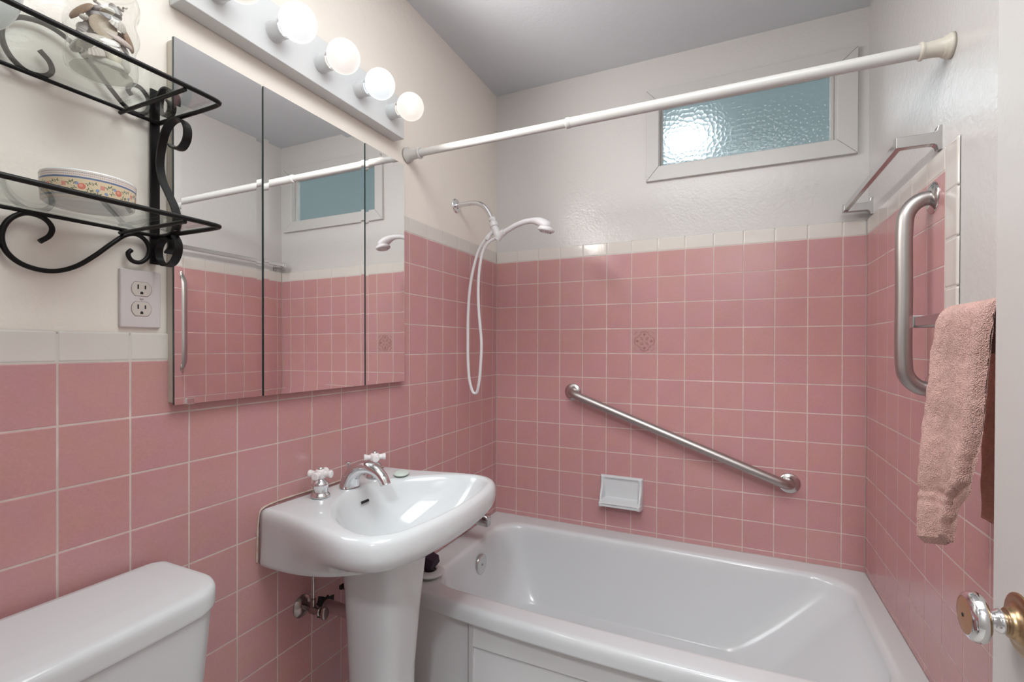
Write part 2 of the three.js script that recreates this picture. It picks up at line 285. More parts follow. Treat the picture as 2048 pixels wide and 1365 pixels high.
// window ---------------------------------------------------------------------
{
  const win = structure('window_1', 'small high window of pebbled glass in a white casing', 'window');
  const o = { x0: 0.721, x1: 1.473, y0: 1.931, y1: 2.32 }, i = WIN, t = 0.017;
  const piece = (pts) => { const sh = new THREE.Shape(pts.map(([x, y]) => new THREE.Vector2(x, y))); const g = new THREE.ExtrudeGeometry(sh, { depth: t - 0.003, bevelEnabled: true, bevelThickness: 0.003, bevelSize: 0.003, bevelOffset: -0.0032, bevelSegments: 3 }); g.translate(0, 0, -PAINT); return g; };
  for (const q of [[[o.x0, o.y0], [o.x1, o.y0], [i.x1, i.y0], [i.x0, i.y0]], [[o.x1, o.y0], [o.x1, o.y1], [i.x1, i.y1], [i.x1, i.y0]], [[o.x1, o.y1], [o.x0, o.y1], [i.x0, i.y1], [i.x1, i.y1]], [[o.x0, o.y1], [o.x0, o.y0], [i.x0, i.y0], [i.x0, i.y1]]]) part('casing', piece(q), M.wood, win);
  part('jamb', merge([box(i.x0 - 0.001, i.x0 + 0.004, i.y0, i.y1, -0.056, -0.002), box(i.x1 - 0.004, i.x1 + 0.001, i.y0, i.y1, -0.056, -0.002), box(i.x0, i.x1, i.y0 - 0.001, i.y0 + 0.003, -0.056, -0.002), box(i.x0, i.x1, i.y1 - 0.004, i.y1 + 0.001, -0.056, -0.002)]), M.wood, win);
  for (const [x0, x1, y0, y1] of [[i.x0 + 0.004, i.x0 + 0.012, i.y0, i.y1], [i.x1 - 0.016, i.x1 - 0.004, i.y0, i.y1], [i.x0 + 0.012, i.x1 - 0.016, i.y1 - 0.014, i.y1 - 0.004]]) part('stop', rbox(x0, x1, y0, y1, -0.042, -0.02, 0.003), M.wood, win);
  // pebbled pane: a closed sheet whose room side carries rounded pebbles
  const gx0 = i.x0 + 0.003, gx1 = i.x1 - 0.003, gy0 = i.y0 + 0.002, gy1 = i.y1 - 0.003, cell = 0.0185, nx = 420, ny = 180, seeds = {};
  const h2 = (a, b) => { let s = Math.sin(a * 127.1 + b * 311.7) * 43758.5453; return s - Math.floor(s); };
  const height = (x, y) => { const cx = Math.floor(x / cell), cy = Math.floor(y / cell); let d1 = 9, d2 = 9;
    for (let b = -1; b < 2; b++) for (let a = -1; a < 2; a++) { const k = (cx + a) + ',' + (cy + b), s = seeds[k] ??= [(cx + a + 0.1 + 0.8 * h2(cx + a, cy + b)) * cell, (cy + b + 0.1 + 0.8 * h2(cx + a + 57, cy + b + 13)) * cell];
      const d = Math.hypot(x - s[0], y - s[1]) / cell; if (d < d1) { d2 = d1; d1 = d; } else if (d < d2) d2 = d; }
    return 0.00085 * (smooth(0, 0.5, d2 - d1) * 0.5 - d1 * d1 * 1.0); };
  const rows = []; for (let r = 0; r <= ny; r++) { const y = lerp(gy0, gy1, r / ny), row = []; for (let c = 0; c <= nx; c++) { const x = lerp(gx0, gx1, c / nx); row.push(V3(x, y, i.glass + height(x, y))); } rows.push(row); }
  const front = loft(rows, { closed: false });
  const back = new THREE.PlaneGeometry(gx1 - gx0, gy1 - gy0); back.rotateY(Math.PI); back.translate((gx0 + gx1) / 2, (gy0 + gy1) / 2, i.glass - 0.005);
  part('pebbled_pane', merge([front, back]), M.pane, win);
}
// ------------------------------------------------------------------ bathtub
const bow = x => 0.047 * Math.sin(Math.PI * clamp(x / W)) ** 0.8;
{
  const tub = thing('bathtub', 'white bow-front bathtub between the pink tiled walls', 'bathtub');
  // rounded rectangle with matching points on every ring
  const ringOf = (x0, x1, z0, z1, r, y, bowK, yf) => { const q = [], C = 10, S = 26;
    const cs = [[x1 - r, z1 - r, 0], [x0 + r, z1 - r, 1], [x0 + r, z0 + r, 2], [x1 - r, z0 + r, 3]];
    const add = (x, z) => { const k = clamp((z - (z0 + z1) / 2) / ((z1 - z0) / 2)); const zz = z + bow(x) * bowK * k; q.push(V3(x, yf ? yf(x, zz) : y, zz)); };
    cs.forEach(([cx, cz, k], n) => { for (let i = 0; i <= C; i++) { const a = k * Math.PI / 2 + i / C * Math.PI / 2; add(cx + Math.cos(a) * r, cz + Math.sin(a) * r); }
      const a = (k + 1) * Math.PI / 2, e = cs[(n + 1) % 4], ax = cx + Math.cos(a) * r, az = cz + Math.sin(a) * r, bx = e[0] + Math.cos(a) * r, bz = e[1] + Math.sin(a) * r;
      for (let i = 1; i < S; i++) add(lerp(ax, bx, i / S), lerp(az, bz, i / S)); });
    return q; };
  const X0 = 0.001, X1 = W - 0.001, Z0 = 0.001, ZF = 0.783, R = [];
  const out = (d, y) => R.push(ringOf(X0, X1, Z0, ZF - d, 0.004, y, 1));   // only the front edge is rolled, the walls hold the rest
  R.push(ringOf(X0 + 0.05, X1 - 0.05, 0.05, ZF - 0.05, 0.01, 0.353, 1));
  out(0.005, 0.350); out(0.001, 0.352); out(0, 0.357); out(0, 0.375); out(0.001, 0.387); out(0.005, 0.3955); out(0.012, 0.4003); out(0.022, TUB_Y);
  const inn = (d, y, r) => R.push(ringOf(0.098 + d, 1.432 - d * 1.0, 0.098 + d, 0.703 - d, r, y, 0.75));
  inn(-0.022, TUB_Y, 0.11); inn(-0.011, 0.4005, 0.11); inn(-0.003, 0.3955, 0.115); inn(0.002, 0.386, 0.12); inn(0.006, 0.365, 0.12);
  const well = (t) => R.push(ringOf(lerp(0.104, 0.20, t ** 1.5), lerp(1.426, 1.12, t), lerp(0.104, 0.175, t ** 1.4), lerp(0.697, 0.62, t ** 1.3), lerp(0.12, 0.13, t), lerp(0.365, 0.085, 1 - (1 - t) ** 1.25), 0.75 * (1 - t)));
  for (const t of [0.08, 0.18, 0.3, 0.42, 0.54, 0.66, 0.77, 0.86, 0.93, 0.98]) well(t);
  R.push(ringOf(0.235, 1.05, 0.215, 0.58, 0.11, 0.076, 0)); R.push(ringOf(0.33, 0.95, 0.3, 0.5, 0.08, 0.073, 0));
  part('basin', loft(R, { capB: true }), M.enamel, tub);
  part('overflow_plate', turned(slathe([[0.0, 0.0095], [0.036, 0.009], [0.0405, 0.006], [0.041, 0.0]], 40), 'x', [0.110, 0.312, 0.362]), M.flange, tub, 'round chrome overflow plate').rotation.z = 0;
  part('overflow_screw', turned(lathe([[0, 0.0022], [0.004, 0.0018], [0.0045, 0]], 16), 'x', [0.1195, 0.312, 0.362]), M.darkChrome, tub);
  const apron = part('apron', box(0.002, W - 0.002, 0.001, 0.353, 0.70, 0.757), M.apron, tub);
  // ribbed panel right of the plain corner: three boards leaning forward, with a bevelled end post
  const panel = (x0, x1, y0, y1, zb, zt) => { const sh = new THREE.Shape([[0.73, y0], [zb, y0], [zb, y0 + 0.004], [zt, y1 - 0.012], [zt - 0.010, y1], [0.73, y1]].map(p => new THREE.Vector2(...p))); const g = new THREE.ExtrudeGeometry(sh, { depth: x1 - x0, bevelEnabled: false }); g.rotateY(-Math.PI / 2); g.translate(x1, 0, 0); return g; };
  for (const [y0, y1] of [[0.264, 0.350], [0.147, 0.262], [0.03, 0.145]]) part('apron_board', panel(0.312, W - 0.03, y0, y1, 0.785, 0.777), M.apron, apron);
  const post = new THREE.Shape([[0.272, 0.75], [0.312, 0.75], [0.312, 0.786], [0.296, 0.782]].map(p => new THREE.Vector2(p[0], -p[1])));
  const pg = new THREE.ExtrudeGeometry(post, { depth: 0.35, bevelEnabled: false }); pg.rotateX(-Math.PI / 2); part('apron_post', pg, M.apron, apron);
}
// tub spout -------------------------------------------------------------------
{
  const s = thing('tub_spout', 'chrome tub spout half hidden behind the sink', 'spout', [0, 0.508, 0.376]);
  const ring = (x, y, h, w) => { const q = []; for (let i = 0; i < 24; i++) { const a = i / 24 * Math.PI * 2, c = Math.cos(a), d = Math.sin(a), k = 1 / Math.pow(Math.abs(c) ** 5 + Math.abs(d) ** 5, 0.2); q.push(V3(x, y + d * k * h, -c * k * w)); } return q; };
  part('spout', loft([ring(0.001, 0.006, 0.027, 0.027), ring(0.03, 0.006, 0.026, 0.026), ring(0.09, 0.004, 0.024, 0.023), ring(0.128, 0, 0.024, 0.021), ring(0.150, -0.003, 0.024, 0.020), ring(0.158, -0.006, 0.018, 0.017)], { capA: true, capB: true }), M.barChrome, s);
}
// ------------------------------------------------------------------ pedestal sink
const SINK_Z = 1.07, SINK_Y = 0.82;
{
  const sink = thing('pedestal_sink', 'white pedestal sink with a wide basin on the tiled wall', 'sink', [0, 0, SINK_Z]);
  const half = { outer: [[0, 0.236], [0.10, 0.245], [0.19, 0.264], [0.27, 0.281], [0.33, 0.287], [0.375, 0.278], [0.41, 0.248], [0.437, 0.185], [0.45, 0.10], [0.4545, 0.03]],
    inner: [[0.099, 0.03], [0.112, 0.075], [0.15, 0.14], [0.21, 0.197], [0.29, 0.238], [0.352, 0.244], [0.394, 0.212], [0.414, 0.14], [0.424, 0.06], [0.426, 0.01]],
    under: [[0, 0.241], [0.06, 0.243], [0.14, 0.236], [0.22, 0.206], [0.285, 0.15], [0.318, 0.08], [0.326, 0.01]] };
  const NA = 144, CX = 0.235;
  const radial = (pts, back) => {                 // closed outline -> radius at NA angles about (CX, 0)
    const up = pts.map(([x, w]) => V3(x, w, 0)), dn = pts.slice().reverse().map(([x, w]) => V3(x, -w, 0)), all = [...up, ...dn];
    let poly;
    if (back) { const c = new THREE.CatmullRomCurve3([...up, ...dn], false, 'centripetal').getPoints(300); poly = c; }
    else poly = new THREE.CatmullRomCurve3(all, true, 'centripetal').getPoints(300);
    const res = []; for (let k = 0; k < NA; k++) { const a = k / NA * Math.PI * 2 + 0.0001, dx = Math.cos(a), dy = Math.sin(a); let best = 0.1;
      for (let i = 0; i < poly.length; i++) { const A = poly[i], B = poly[(i + 1) % poly.length], ex = B.x - A.x, ey = B.y - A.y, den = dx * ey - dy * ex; if (Math.abs(den) < 1e-9) continue;
        const t = ((A.x - CX) * ey - (A.y) * ex) / den, u = ((A.x - CX) * dy - A.y * dx) / den; if (u >= -1e-6 && u <= 1 + 1e-6 && t > 0) best = Math.max(t, 0); }
      res.push(best); } return res; };
  const ro = radial(half.outer, true), ri = radial(half.inner, false), ru = radial(half.under, true);
  const at = (r, y) => r.map((v, k) => { const a = k / NA * Math.PI * 2 + 0.0001; return V3(Math.max(0.0008, CX + Math.cos(a) * v), typeof y === 'function' ? y(k) : y, -Math.sin(a) * v); });
  const mixr = (a, b, t) => a.map((v, k) => lerp(v, b[k], t)), grow = (a, d) => a.map((v, k) => v + d);
  const R = [];
  R.push(at(ru.map(v => v * 0.55), 0.684)); R.push(at(grow(ru, -0.03), 0.681)); R.push(at(grow(ru, -0.008), 0.680)); R.push(at(grow(ru, -0.001), 0.684)); R.push(at(ru, 0.692));
  const dropF = k => { const a = k / NA * Math.PI * 2; return smooth(0.3, 1, Math.cos(a)); };
  R.push(at(mixr(ru, ro, 0.22), 0.701)); R.push(at(mixr(ru, ro, 0.46), 0.714)); R.push(at(mixr(ru, ro, 0.70), 0.730)); R.push(at(mixr(ru, ro, 0.87), 0.746)); R.push(at(mixr(ru, ro, 0.965), 0.762)); R.push(at(mixr(ru, ro, 0.995), 0.774)); R.push(at(ro, 0.786)); R.push(at(grow(ro, -0.0005), 0.797));
  R.push(at(grow(ro, -0.003), 0.807)); R.push(at(grow(ro, -0.008), 0.8145)); R.push(at(grow(ro, -0.015), 0.8185)); R.push(at(ro.map((v, k) => Math.max(v - 0.024, Math.min(v - 0.017, ri[k] + 0.014))), SINK_Y));
  const rim = mixr(ri, ro, 0.0);
  R.push(at(ri.map((v, k) => Math.min(ro[k] - 0.018, v + 0.010)), SINK_Y + 0.0005)); R.push(at(grow(ri, 0.004), 0.8185)); R.push(at(grow(ri, -0.003), 0.814)); R.push(at(grow(ri, -0.010), 0.803));
  for (const t of [0.12, 0.26, 0.4, 0.54, 0.68, 0.8, 0.9, 0.96]) R.push(at(ri.map(v => lerp(v - 0.012, 0.02, t ** 1.15)), lerp(0.800, 0.672, 1 - (1 - t) ** 1.9)));
  const bowl = part('bowl', loft(R, { flip: false, capB: true, capA: true }), M.china, sink);
  const slot = new RoundedBoxGeometry(0.004, 0.0075, 0.030, 3, 0.0018); slot.rotateZ(0.55); slot.translate(0.1215, 0.784, -0.004); part('overflow_slot', slot, M.black, bowl, 'dark overflow slot');
  part('drain', turned(lathe([[0, 0.003], [0.018, 0.003], [0.022, 0]], 24), 'y', [0.235, 0.673, 0]), M.chrome, bowl);
  part('caulk', sweep([V3(0.0015, 0.690, 0.242), V3(0.0015, 0.74, 0.241), V3(0.0015, 0.79, 0.238), V3(0.0015, 0.814, 0.232), V3(0.0015, 0.821, 0.215), V3(0.0015, 0.821, 0), V3(0.0015, 0.821, -0.215), V3(0.0015, 0.814, -0.232)], t => 0.0022 + 0.0008 * Math.sin(t * 90) * Math.sin(t * 37), { steps: 200, seg: 8 }), std({ name: 'aged caulk', color: rgb(0.60, 0.50, 0.42), roughness: 0.7 }), sink, 'aged caulk line along the wall');
  // pedestal
  const pr = (y, d0, d1, w, n = 3.2) => { const q = [], cx = (d0 + d1) / 2, a_ = (d1 - d0) / 2; for (let i = 0; i < 56; i++) { const a = i / 56 * Math.PI * 2, c = Math.cos(a), s = Math.sin(a), k = 1 / Math.pow(Math.abs(c) ** n + Math.abs(s) ** n, 1 / n); q.push(V3(cx + c * k * a_, y, -s * k * w)); } return q; };
  part('pedestal', loft([pr(0, 0.07, 0.305, 0.112), pr(0.03, 0.072, 0.302, 0.109), pr(0.075, 0.095, 0.275, 0.085), pr(0.18, 0.108, 0.262, 0.073), pr(0.34, 0.108, 0.267, 0.075), pr(0.50, 0.102, 0.281, 0.083), pr(0.62, 0.096, 0.294, 0.091), pr(0.69, 0.09, 0.302, 0.096)], { capA: true, capB: true }), M.china, sink);
}
// faucet: chrome spout and two porcelain cross handles, screwed to the sink deck
{
  const f = thing('faucet', 'chrome faucet with porcelain cross handles on the sink deck', 'faucet', [0.068, SINK_Y + 0.0015, SINK_Z]);
  const pts = [V3(0.002, 0, 0), V3(0.002, 0.005, 0), V3(0.007, 0.022, 0), V3(0.020, 0.042, 0), V3(0.045, 0.058, 0), V3(0.075, 0.061, 0), V3(0.102, 0.052, 0), V3(0.122, 0.034, 0), V3(0.129, 0.022, 0)];
  const prof = t => { const k = 1 - t; return [lerp(0.0150, 0.033, k ** 1.7), lerp(0.0135, 0.026, k ** 1.25)]; };
  const sp = part('spout', sweep(pts, t => { const [a, b] = prof(t); return [b, a]; }, { seg: 28, steps: 60, up: V3(0, 0, 1) }), M.chrome, f);
  part('spout_lip', (() => { const g = slathe([[0, -0.002], [0.0125, -0.002], [0.0145, 0], [0.0125, 0.003], [0.008, 0.004]], 28, 24); g.rotateZ(0.32); g.translate(0.129, 0.0215, 0); return g; })(), M.chrome, sp);
  const lift = part('pop_up_knob', slathe([[0.0001, 0.036], [0.0038, 0.036], [0.0038, 0.040], [0.0028, 0.043], [0.0028, 0.058], [0.0042, 0.061], [0.0085, 0.064], [0.0088, 0.0665], [0.0001, 0.067]], 20, 40), M.chrome, f); lift.position.set(-0.006, 0.002, 0);
  for (const [dz, turn] of [[0.104, 0.35], [-0.108, 0.8]]) {
    const h = new THREE.Group(); h.name = 'handle'; h.position.set(-0.002, 0, dz); h.scale.setScalar(1.12); f.add(h);
    part('valve_body', lathe([[0, 0], [0.0215, 0], [0.0222, 0.003], [0.0205, 0.0065], [0.0180, 0.009], [0.0168, 0.012], [0.0168, 0.0205], [0.0180, 0.0215], [0.0182, 0.0255], [0.0196, 0.0275], [0.0196, 0.031], [0.0180, 0.0345], [0.0135, 0.0385], [0.0090, 0.042], [0.0075, 0.048], [0, 0.048]].map(p => p), 36), M.chrome, h);
    const arms = [slathe([[0, 0.0425], [0.0115, 0.044], [0.0135, 0.052], [0.0115, 0.0625], [0.007, 0.0655], [0, 0.066]], 28, 30)];
    for (let k = 0; k < 4; k++) { const a = turn + k * Math.PI / 2, g = slathe([[0, 0.003], [0.0085, 0.006], [0.0070, 0.014], [0.0072, 0.019], [0.0092, 0.0255], [0.0080, 0.0285], [0, 0.029]], 20, 30); g.rotateZ(-Math.PI / 2); g.rotateY(a); g.translate(0, 0.054, 0); arms.push(g); }
    part('cross_handle', merge(arms), M.porcelain, h, 'white porcelain cross handle');
    part('cap', slathe([[0.0075, 0.0645], [0.0072, 0.0675], [0.004, 0.0705], [0, 0.071]], 20, 16), M.chrome, h);
  }
}
{ const g = new THREE.SphereGeometry(1, 32, 20); g.scale(0.024, 0.0075, 0.034); g.rotateY(0.5); g.translate(0.128, SINK_Y + 0.0078, 0.912); solo('soap_bar', g, M.soap, 'pale green oval soap bar on the sink deck', 'soap'); }
// water supply under the sink --------------------------------------------------
{
  const v = thing('shutoff_valve', 'tarnished chrome shutoff valve on the wall under the sink', 'valve', [0, 0.515, 1.175]);
  part('escutcheon', turned(slathe([[0, 0.012], [0.014, 0.0115], [0.024, 0.007], [0.030, 0.0015], [0.030, 0.0002]], 36), 'x', [0, 0, 0]), M.darkChrome, v);
  part('body', merge([turned(lathe([[0.007, 0], [0.007, 0.03], [0.0115, 0.031], [0.0115, 0.045], [0.008, 0.046], [0.008, 0.058], [0.0115, 0.059], [0.0115, 0.066], [0, 0.066]], 20), 'x', [0.005, 0, 0]), rod(V3(0.042, 0, 0), V3(0.042, 0.028, 0), 0.0075)]), M.darkChrome, v);
  const k = slathe([[0, 0], [0.006, 0.001], [0.0165, 0.001], [0.0185, 0.006], [0.0165, 0.011], [0, 0.012]], 28, 24); k.scale(1, 1, 0.62); part('knob', turned(k, 'x', [0.074, -0.002, -0.002]), M.darkChrome, v);
  part('riser_tube', sweep([V3(0.042, 0.026, 0), V3(0.043, 0.07, 0.001), V3(0.041, 0.12, 0), V3(0.044, 0.162, -0.004)], 0.0036, { seg: 10 }), M.flange, v);
  const w = thing('drain_pipe', 'pinkish drain pipe running from wall to pedestal', 'pipe', [0, 0.475, 1.09]);
  part('pipe', rod(V3(-0.001, 0, 0), V3(0.092, 0.0, 0.0), 0.017, 20), M.pipe, w);
  part('linkage_clip', merge([rbox(0.052, 0.062, 0.058, 0.070, -0.028, 0.004, 0.002), rbox(0.054, 0.060, 0.050, 0.062, -0.020, -0.010, 0.002)]), M.black, w, 'dark linkage clip beside the pedestal');
  part('wall_hole', (() => { const sh = new THREE.Shape(); for (let i = 0; i <= 18; i++) { const a = i / 18 * Math.PI * 2, r = 0.030 + 0.008 * Math.sin(a * 3 + 1) + 0.005 * Math.sin(a * 7); i ? sh.lineTo(Math.cos(a) * r, Math.sin(a) * r) : sh.moveTo(Math.cos(a) * r, Math.sin(a) * r); } const g = new THREE.ExtrudeGeometry(sh, { depth: 0.0007, bevelEnabled: false }); g.rotateY(Math.PI / 2); g.translate(0.0005, 0.004, 0.008); return g; })(), M.black, w, 'ragged dark hole broken into the tile');
}
// ------------------------------------------------------------------ toilet
{
  const t = thing('toilet', 'white toilet with a rounded tank lid beside the sink', 'toilet', [0, 0, 1.78]);
  const ring = (y, x0, x1, w, r) => { const q = [], C = 10; const cs = [[x1 - r, w - r, 0], [x0 + 0.02, w - 0.02, 1, 0.02], [x0 + 0.02, -w + 0.02, 2, 0.02], [x1 - r, -w + r, 3]];
    cs.forEach(([cx, cz, k, r2], n) => { const R = r2 ?? r; for (let i = 0; i <= C; i++) { const a = k * Math.PI / 2 + i / C * Math.PI / 2; q.push(V3(cx + Math.cos(a) * R, y, cz + Math.sin(a) * R)); }
      for (let i = 1; i < 14; i++) { const e = cs[(n + 1) % 4], R2 = e[3] ?? r, a = (k + 1) * Math.PI / 2; q.push(V3(lerp(cx + Math.cos(a) * R, e[0] + Math.cos(a) * R2, i / 14), y, lerp(cz + Math.sin(a) * R, e[1] + Math.sin(a) * R2, i / 14))); } });
    return q.map(p => { const f = smooth(0.1, x1, p.x); p.x += f * 0.010 * (1 - (p.z / w) ** 2); return p; }); };
  const L = (d, y) => ring(y, 0.014 + d * 0.3, 0.226 - d, 0.252 - d, 0.075 - d * 0.5);
  const lid = part('tank_lid', loft([L(0.012, 0.752), L(0.002, 0.752), L(0.0005, 0.754), L(0, 0.758), L(0.0, 0.775), L(0.001, 0.7825), L(0.004, 0.788), L(0.009, 0.7912), L(0.018, 0.793), L(0.06, 0.795)], { capA: true, capB: true }), M.china, t);
  const B = (y, k) => ring(y, 0.022, 0.214 - k, 0.240 - k, 0.07);
  part('tank', loft([B(0.38, 0.030), B(0.39, 0.022), B(0.50, 0.010), B(0.62, 0.002), B(0.7505, -0.006)], { capA: true, capB: true }), M.china, t);
  part('flush_lever', merge([turned(slathe([[0, 0.012], [0.012, 0.011], [0.016, 0.006], [0.016, 0]], 20), 'x', [0.216, 0.68, 0.16]), rod(V3(0.236, 0.68, 0.16), V3(0.240, 0.672, 0.09), 0.005)]), M.chrome, t);
  const O = (y, x0, x1, w) => { const q = []; for (let i = 0; i < 48; i++) { const a = i / 48 * Math.PI * 2, c = Math.cos(a); q.push(V3((x0 + x1) / 2 + c * (x1 - x0) / 2, y, Math.sin(a) * w * (1 - 0.12 * c))); } return q; };
  part('bowl', loft([O(0, 0.10, 0.56, 0.115), O(0.04, 0.10, 0.55, 0.11), O(0.14, 0.13, 0.50, 0.10), O(0.25, 0.14, 0.58, 0.13), O(0.34, 0.16, 0.68, 0.175), O(0.385, 0.16, 0.70, 0.185), O(0.392, 0.18, 0.68, 0.17)], { capA: true, capB: true }), M.china, t);
  const seat = loft([O(0.394, 0.20, 0.70, 0.185), O(0.402, 0.195, 0.708, 0.19), O(0.412, 0.20, 0.702, 0.186), O(0.418, 0.23, 0.67, 0.16)], { capA: true, capB: true }); part('seat_lid', seat, M.whitePlastic, t);
}
// ------------------------------------------------------------------ mirror cabinet
{
  const c = thing('mirror_cabinet', 'three-door mirrored medicine cabinet on the left wall', 'mirror');
  const y0 = 1.100, y1 = 1.855;
  part('body', rbox(-0.005, 0.0135, y0 + 0.004, y1 - 0.004, 0.757, 1.514, 0.002), M.cream, c);
  const door = (za, zb, name) => {
    const d = new THREE.Group(); d.name = 'mirror_door'; c.add(d);
    const b = 0.014, k = 0.0002, h = (y1 - y0) / 2, w = (zb - za) / 2; d.position.set(0.0155, (y0 + y1) / 2, (za + zb) / 2);
    const O = [V3(0.005 - k, -h, -w), V3(0.005 - k, -h, w), V3(0.005 - k, h, w), V3(0.005 - k, h, -w)], I = [V3(0.005, -h + b, -w + b), V3(0.005, -h + b, w - b), V3(0.005, h - b, w - b), V3(0.005, h - b, -w + b)];
    const quad = (a, b_, c_, d_) => { const g = new THREE.BufferGeometry(); g.setAttribute('position', new THREE.Float32BufferAttribute([a, b_, c_, a, c_, d_].flatMap(p => [p.x, p.y, p.z]), 3)); g.setAttribute('uv', new THREE.Float32BufferAttribute(new Float32Array(12), 2)); g.computeVertexNormals(); return g; };
    part('mirror_glass', merge([quad(I[0], I[3], I[2], I[1])]), M.mirror, d);
    part('bevel', merge([0, 1, 2, 3].map(i => quad(O[i], I[i], I[(i + 1) % 4], O[(i + 1) % 4]))), M.mirror, d, 'bevelled mirror edge');
    part('backing', box(-0.0012, 0.0032, -h, h, -w, w), M.mirrorEdge, d);
    d.rotation.y = 0.0075; d.rotation.z = 0.0046; return d;
  };
  door(0.758, 0.9535); door(0.957, 1.3095); const last = door(1.3135, 1.5145);
  part('corner_clip', rbox(0.003, 0.008, -0.3785, -0.366, 0.062, 0.078, 0.001), M.chrome, last, 'small metal clip at the bottom edge');
}
// ------------------------------------------------------------------ vanity light and bulbs
{
  const f = thing('vanity_light', 'white vanity light bar above the mirror cabinet', 'light', [0, 0, 0]);
  part('bar', rbox(-0.005, 0.040, 1.928, 2.060, 0.787, 1.509, 0.002), M.fixture, f);
  const zs = [0.862, 1.0068, 1.1516, 1.2964, 1.4412], tint = [[1.0, 0.88, 0.77], [0.80, 0.91, 1.0], [1.0, 0.88, 0.80], [0.97, 0.98, 1.0], [1.0, 0.90, 0.80]];
  const names = ['warm glowing globe bulb nearest the shower rod', 'cool white globe bulb between the first two warm ones', 'peach tinted globe bulb in the middle of the bar', 'bright white globe bulb above the large mirror door', 'warm globe bulb cut by the top of the photo'];
  const globe = (() => { const q = []; for (let i = 0; i <= 26; i++) { const a = i / 26 * Math.PI * 0.86; q.push([Math.sin(a) * 0.0425, Math.cos(a) * 0.0425]); } q.push([0.0145, -0.0425], [0.0135, -0.052]); return turned(lathe(q, 36), 'x', [0, 0, 0]); })();
  zs.forEach((z, i) => {
    const s = part('socket', turned(lathe([[0.0245, 0], [0.0245, 0.002], [0.0225, 0.004], [0.0225, 0.036], [0.0205, 0.036], [0.0195, 0.026], [0, 0.026]], 32), 'x', [0.040, 1.988, z]), M.fixture, f);
    const b = thing('light_bulb', names[i], 'bulb', [0.122, 1.988, z]);
    const m = phys({ name: 'lit bulb glass', color: rgb(0.22, 0.22, 0.22), roughness: 0.12, emissive: rgb(...tint[i].map((v, k) => v ** (i % 2 ? 0.4 : 0.75))), emissiveIntensity: i % 2 ? 0.70 : 0.68 });
    part('globe', globe, m, b);
    part('screw_base', turned(lathe([[0.0132, -0.054], [0.0135, -0.050], [0.0145, -0.0445], [0.0128, -0.043]], 20), 'x', [0, 0, 0]), M.chrome, b);
    // LED globes throw most of their light forward, a little goes back to the wall
    const k = i % 2 ? 1.15 : 0.9, l = new THREE.SpotLight(rgb(...tint[i]), BULB_CD * k, 0, Math.PI / 2, 0.35, 2); l.castShadow = true; l.shadow.radius = 2; l.position.set(0, 0, 0); l.target.position.set(1, 0.16, 0); b.add(l, l.target);
    const q = new THREE.PointLight(rgb(...tint[i]), BULB_BACK_CD * k, 0, 2); q.castShadow = true; q.shadow.radius = 2; b.add(q);
  });
}
// hall ceiling lamp behind the camera
{
  const l = thing('hall_lamp', 'round ceiling lamp in the hallway behind the doorway', 'lamp', [1.22, CEIL, 2.95]);
  part('canopy', turned(lathe([[0, 0], [0.09, 0], [0.09, -0.02], [0.07, -0.03]], 32), 'y', [0, 0, 0]), M.fixture, l);
  part('lamp_shade', slathe([[0.07, -0.028], [0.115, -0.05], [0.10, -0.10], [0.05, -0.125], [0, -0.13]], 32, 24), phys({ name: 'lit opal shade', color: rgb(0.8, 0.8, 0.78), roughness: 0.4, emissive: rgb(1, 0.93, 0.85), emissiveIntensity: 1.0 }), l);
  const p = new THREE.PointLight(rgb(0.94, 0.97, 1), HALL_CD, 0, 2); p.position.set(0, -0.08, 0); p.castShadow = true; p.shadow.radius = 4; l.add(p);
}
// unseen flush ceiling panel above the camera, added as soft fill light
{
  const l = thing('added_ceiling_lamp', 'unseen square ceiling panel added as fill light', 'lamp', [0.98, CEIL, 1.61]), h = 0.40;
  part('frame', merge([box(-h - 0.02, -h, -0.03, 0, -h - 0.02, h + 0.02), box(h, h + 0.02, -0.03, 0, -h - 0.02, h + 0.02), box(-h, h, -0.03, 0, -h - 0.02, -h), box(-h, h, -0.03, 0, h, h + 0.02)]), M.fixture, l);
  part('lamp_diffuser', box(-h, h, -0.024, -0.002, -h, h), std({ name: 'lit diffuser', color: rgb(0.8, 0.8, 0.8), roughness: 0.5, emissive: rgb(1, 0.97, 0.94), emissiveIntensity: 1.5 }), l);
  const a = new THREE.RectAreaLight(rgb(0.89, 0.965, 1), PANEL, 2 * h, 2 * h); a.position.set(0, -0.027, 0); a.rotation.x = -Math.PI / 2; l.add(a);
}
// garden lamp that shows as the bright patch in the pebbled window
{
  const l = thing('garden_lamp', 'glowing garden post lamp seen blurred through pebbled window', 'lamp', [0.79, 0.10, -1.10]);
  part('lamp_post', rod(V3(0, -0.12, 0), V3(0, 2.36, 0), 0.02), M.iron, l); part('cross_arm', rod(V3(-0.06, 2.36, 0), V3(0.06, 2.36, 0), 0.012), M.iron, l);
  for (const x of [-0.055, 0.055]) { const g = new THREE.SphereGeometry(0.062, 24, 16); g.translate(x, 2.43, 0); part('lamp_globe', g, phys({ name: 'lit garden globe', color: rgb(0.8, 0.8, 0.8), roughness: 0.3, emissive: rgb(0.86, 0.95, 1.0), emissiveIntensity: 2.4 }), l);
    const p = new THREE.PointLight(rgb(0.86, 0.95, 1), POST_CD, 0, 2); p.position.set(x, 2.43, 0); p.castShadow = true; p.shadow.radius = 3; l.add(p); }
}
